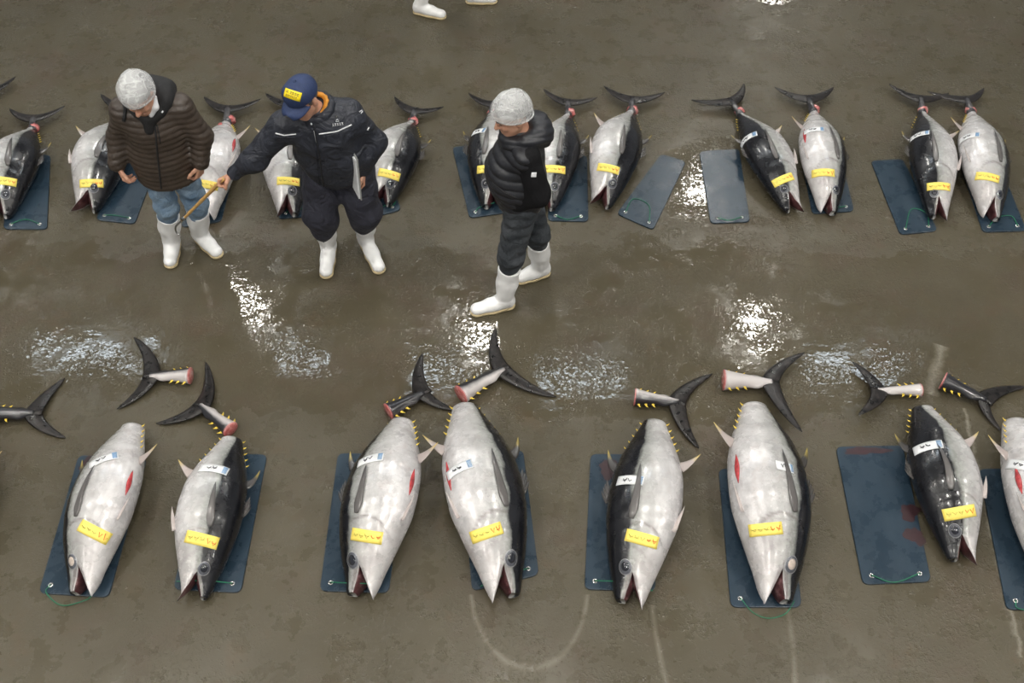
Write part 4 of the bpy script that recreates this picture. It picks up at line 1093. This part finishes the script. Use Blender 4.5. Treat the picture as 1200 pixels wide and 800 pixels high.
    for i, u_ in enumerate(np.linspace(0, 1, 8)):
        y_ = .072 + .082 * u_; hw = .088 * math.sqrt(max(.02, 1 - (u_ * .93) ** 2.6)); row = []
        for sd in (1, -1):
            for x_ in (np.linspace(-1, 1, 13) if sd > 0 else np.linspace(1, -1, 13)):
                row.append(g(x_ * hw, y_ - .035 * abs(x_) ** 2 * (1 - u_), .036 - .030 * x_ * x_ - .014 * u_ + sd * .003))
        rings.append(np.array(row))
    add('brim', *loft(rings), M['cap_navy'], co)
    v, f = lathe(V(0, 0, 0), [(.011, -.004), (.010, .004), (.004, .007)], 12); v = np.array([g(x, y - .008, z + .140) for x, y, z in v]); add('button', v, f, M['cap_navy'], co)
    r = sticker('badge', cb, 342, 111, 14, 4.5, .098, .050, M['badge'], co, .004, (9, 5))
    if r:
        L = [[(-.75, .55), (-.45, .55)], [(-.6, .7), (-.6, .1)], [(-.75, .3), (-.45, .2)]]
        for i in range(4):
            u0 = -.25 + i * .27; L += [[(u0, .55), (u0 + .2, .55)], [(u0 + .1, .7), (u0 + .1, .1)], [(u0, .15), (u0 + .2, .15)]]
        for i in range(7): u0 = -.7 + i * .2; L += [[(u0, -.25), (u0 + .13, -.3)], [(u0 + .06, -.15), (u0 + .06, -.6)]]
        v_, f_ = merge(*[tube([r[1](a_, b_, .0055) for a_, b_ in l_], .0011, 5) for l_ in L])
        props(add('badge_lettering', v_, f_, M['ink_dark'], t))
    # hooked cane held in the right hand
    pn_ = nrm(V(-.15, -.45, -.9)); hold = J['wrR'] + nrm(V(-1, -.12, -.42)) * .098 + pn_ * .022
    tipp = U(213, 258, .57); dd = nrm(tipp - hold); tail_end = hold - dd * .07
    h = thing('hooked_cane', tuple(tail_end), 'short bamboo cane with a steel hook, held over the blue jeans', 'hook')
    pts = [tail_end + (tipp - tail_end) * q for q in np.linspace(0, 1, 16)]
    v, f = tube(pts, [.0125 - .003 * i / 15 + (.0018 if i % 4 == 0 else 0) for i in range(16)], 10); add('handle', v, f, M['bamboo'], h)
    side = nrm(np.cross(dd, V(0, 1, .3))); dn_ = nrm(V(.25, -.2, -1))
    hook = [tipp - dd * .10 + V(0, 0, .012), tipp, tipp + dd * .08] + [tipp + dd * .08 + dn_ * (.034 - .034 * math.cos(q)) * 1.0 + dd * .04 * math.sin(q) for q in np.linspace(.5, 2.9, 9)]
    v, f = tube(spline(hook, 40), [.0062] * 34 + [.0055 - .0008 * i for i in range(6)], 8); add('hook_wire', v, f, M['steel'], h)
    v, f = tube([tipp - dd * .05, tipp - dd * .01], .0125, 10); add('ferrule', v, f, M['steel'], h)
    # clipboard in the left hand, against the hip
    a_, b_ = U(414, 166, 1.10), U(418, 221, .80)
    a_ = V(-.955, 4.80, 1.10); up_ = nrm(V(.035, .03, 1)); nb = nrm(V(-1, -.45, 0)); sd = nrm(np.cross(up_, nb)); nb = np.cross(sd, up_)
    cc = V(-.995, 4.85, 1.0)
    def slab(ctr, wx, hz_, th):
        v = [ctr + sd * wx * i + up_ * hz_ * j + nb * th * k_ for k_ in (-1, 1) for i, j in ((-1, -1), (1, -1), (1, 1), (-1, 1))]
        return v, [(3, 2, 1, 0), (4, 5, 6, 7), (0, 1, 5, 4), (1, 2, 6, 5), (2, 3, 7, 6), (3, 0, 4, 7)]
    cl = thing('clipboard', tuple(cc - up_ * .16), 'grey clipboard with white papers held against the navy trousers', 'clipboard')
    add('backing', *slab(cc, .115, .16, .004), M['aluminium'], cl, smooth=False); add('papers', *slab(cc + nb * .009 - up_ * .004, .106, .148, .005), M['paper_white'], cl, smooth=False)
    add('clip', *slab(cc + nb * .017 + up_ * .140, .045, .014, .004), M['steel'], cl, smooth=False)

def build_black():
    fw_ = nrm(V(-1, -.28, 0)); left = V(-fw_[1], fw_[0], 0); left = left if left[1] < 0 else -left     # his left side faces the camera
    J = dict(pelvis=V(.06, 4.70, .93), chest=V(.05, 4.69, 1.20), neck=V(.06, 4.70, 1.415), head=V(-.002, 4.68, 1.55), fwd=fw_,
             shL=V(.09, 4.545, 1.345), shR=V(.045, 4.87, 1.36), elL=V(.155, 4.52, 1.09), elR=V(.12, 4.90, 1.10), wrL=V(.035, 4.555, .985), wrR=V(-.02, 4.83, .99),
             hipL=V(.055, 4.625, .89), hipR=V(.07, 4.79, .89), knL=V(-.005, 4.59, .50), knR=V(.165, 4.80, .50))
    J['heelL'], J['toeL'] = U(604, 357), U(551, 368); J['heelR'], J['toeR'] = U(645, 319), U(603, 331)
    for s in 'RL': J['an' + s] = J['heel' + s] + nrm(J['toe' + s] - J['heel' + s]) * .075 + V(0, 0, .10)
    J['B'] = basis(V(-.93, -.36, -.32), V(0, 0, 1))
    t = person('person in black quilted jacket, dark jeans and hairnet, hands in pockets, seen side-on', J['pelvis'])
    body_mesh(t, J, [dict(w=J['wrL'], d=V(-.8, .75, -.35), pn=V(.2, .9, .1), side=1, curl=(25, 30, 20)), dict(w=J['wrR'], d=V(-.5, -.8, -.35), pn=V(.2, -.9, .1), side=-1, curl=(25, 30, 20))])
    boot_pair(t, J, .385, 1.10)
    F = Field()
    for s in 'RL':
        F.chain([J['hip' + s] + V(0, 0, .05), J['hip' + s], J['kn' + s], J['an' + s] * .5 + J['kn' + s] * .5], [.108, .106, .084, .056], .04)
    w = wrinkle(.0055, 19, 75, 33); garment('jeans', F, .0085, M['jeans_dark'], t, lambda Fd, X, Y, Z: Fd + w(X, Y, Z))
    F = Field()
    F.chain([V(.055, 4.69, .95), V(.045, 4.69, 1.08), V(.05, 4.695, 1.24)], [.178, .186, .178], .05, flat=.84, n=fw_)
    F.cap(J['shR'], J['shL'], .076, .076, .08); F.cap(V(.05, 4.70, 1.26), V(.06, 4.70, 1.37), .14, .085, .07, .8, fw_)
    F.ell(V(-.055, 4.66, 1.13), (.10, .15, .15), basis(fw_, V(0, 0, 1))[[1, 0, 2]], .06)
    w = wrinkle(.004, 12, 22, 41)
    def post(Fd, X, Y, Z):
        q = (X - .05) * fw_[0] + (Y - 4.69) * fw_[1]
        ql = (X - .05) * left[0] + (Y - 4.69) * left[1]
        z_ = Z + .35 * np.abs(ql) * .5
        puff = np.abs(np.sin(z_ * math.pi / .058)) ** .55 * np.clip((q + .02) * 14, 0, 1)
        Fd = Fd - .013 * puff + .003 + w(X, Y, Z)
        return np.maximum(Fd, .875 - Z)
    _, jb = garment('quilted_jacket', F, .0078, M['black_nylon'], t, post)
    F = Field()
    for s in 'RL': F.chain([J['sh' + s] + V(0, 0, .0), J['el' + s], J['wr' + s]], [.080, .072, .056], .05)
    w3 = wrinkle(.006, 16, 26, 45); so, sb = garment('knit_sleeves', F, .0078, M['black_knit'], t, lambda Fd, X, Y, Z: Fd + w3(X, Y, Z))
    r = sticker('sleeve_badge', sb, 625.5, 204.5, 4, 0, .030, .030, M['white_trim'], so, .005, (5, 5))
    F = Field(); B = basis(fw_, V(0, 0, 1))
    ring_field(F, J['neck'] + V(.01, 0, .01), .105, .098, B, .040, lambda a: .0 - .045 * max(0, math.sin(math.radians(a))), .03)
    F.ell(J['neck'] - fw_ * .105 + V(0, 0, -.005), (.075, .12, .085), B[[1, 0, 2]], .05)
    w2 = wrinkle(.005, 20, 30, 6)
    garment('hood', F, .0075, M['black_nylon'], t, lambda Fd, X, Y, Z: Fd + w2(X, Y, Z) - .008 * np.abs(np.sin((Z + .5 * Y) * math.pi / .05)) ** .6)
    seam('pocket_zip', jb, [(578, 214), (592, 226), (604, 231)], .005, M['black_cloth'], t)
    hairnet(t, J['head'], J['B']); face_bits(t, J['head'], J['B'])

def build_walker():
    """only the boots reach into view"""
    J = dict(pelvis=V(-.50, 8.34, .93), chest=V(-.47, 8.34, 1.25), neck=V(-.45, 8.34, 1.46), head=V(-.42, 8.34, 1.61), fwd=V(1, -.1, 0),
             shR=V(-.47, 8.14, 1.40), shL=V(-.47, 8.54, 1.40), elR=V(-.52, 8.08, 1.12), elL=V(-.52, 8.60, 1.12), wrR=V(-.40, 8.10, .90), wrL=V(-.40, 8.58, .90),
             hipR=V(-.50, 8.25, .90), hipL=V(-.50, 8.43, .90), knR=V(-.66, 8.24, .50), knL=V(-.30, 8.42, .50))
    J['heelR'], J['toeR'] = U(484, 14), U(523, 22); J['heelL'], J['toeL'] = U(545, 3), U(583, 3)
    for s in 'RL': J['an' + s] = J['heel' + s] + nrm(J['toe' + s] - J['heel' + s]) * .075 + V(0, 0, .10)
    J['B'] = basis(V(1, -.1, -.2), V(0, 0, 1))
    t = person('person striding past, only white rubber boots in view', J['pelvis'])
    body_mesh(t, J, [dict(w=J['wrR'], d=V(.2, 0, -1), pn=V(0, 1, 0), side=1), dict(w=J['wrL'], d=V(.2, 0, -1), pn=V(0, -1, 0), side=-1)])
    boot_pair(t, J, .36)
    F = Field()
    for s in 'RL': F.chain([J['hip' + s] + V(0, 0, .05), J['hip' + s], J['kn' + s], J['an' + s] * .55 + J['kn' + s] * .45], [.115, .11, .085, .066], .04)
    garment('trousers', F, .011, M['navy_trouser'], t)
    F = Field(); F.chain([J['pelvis'] - V(0, 0, .05), J['chest']], [.2, .2], .05, flat=.72, n=J['fwd']); F.cap(J['shR'], J['shL'], .085, .085, .08); F.cap(J['chest'], J['neck'] - V(0, 0, .03), .17, .1, .06, .8, J['fwd'])
    for s in 'RL': F.chain([J['sh' + s], J['el' + s], J['wr' + s]], [.085, .075, .055], .04)
    garment('jacket', F, .011, M['navy'], t, lambda Fd, X, Y, Z: np.maximum(Fd, .82 - Z))
    hairnet(t, J['head'], J['B']); face_bits(t, J['head'], J['B'])
build_brown(); build_navy(); build_black(); build_walker()
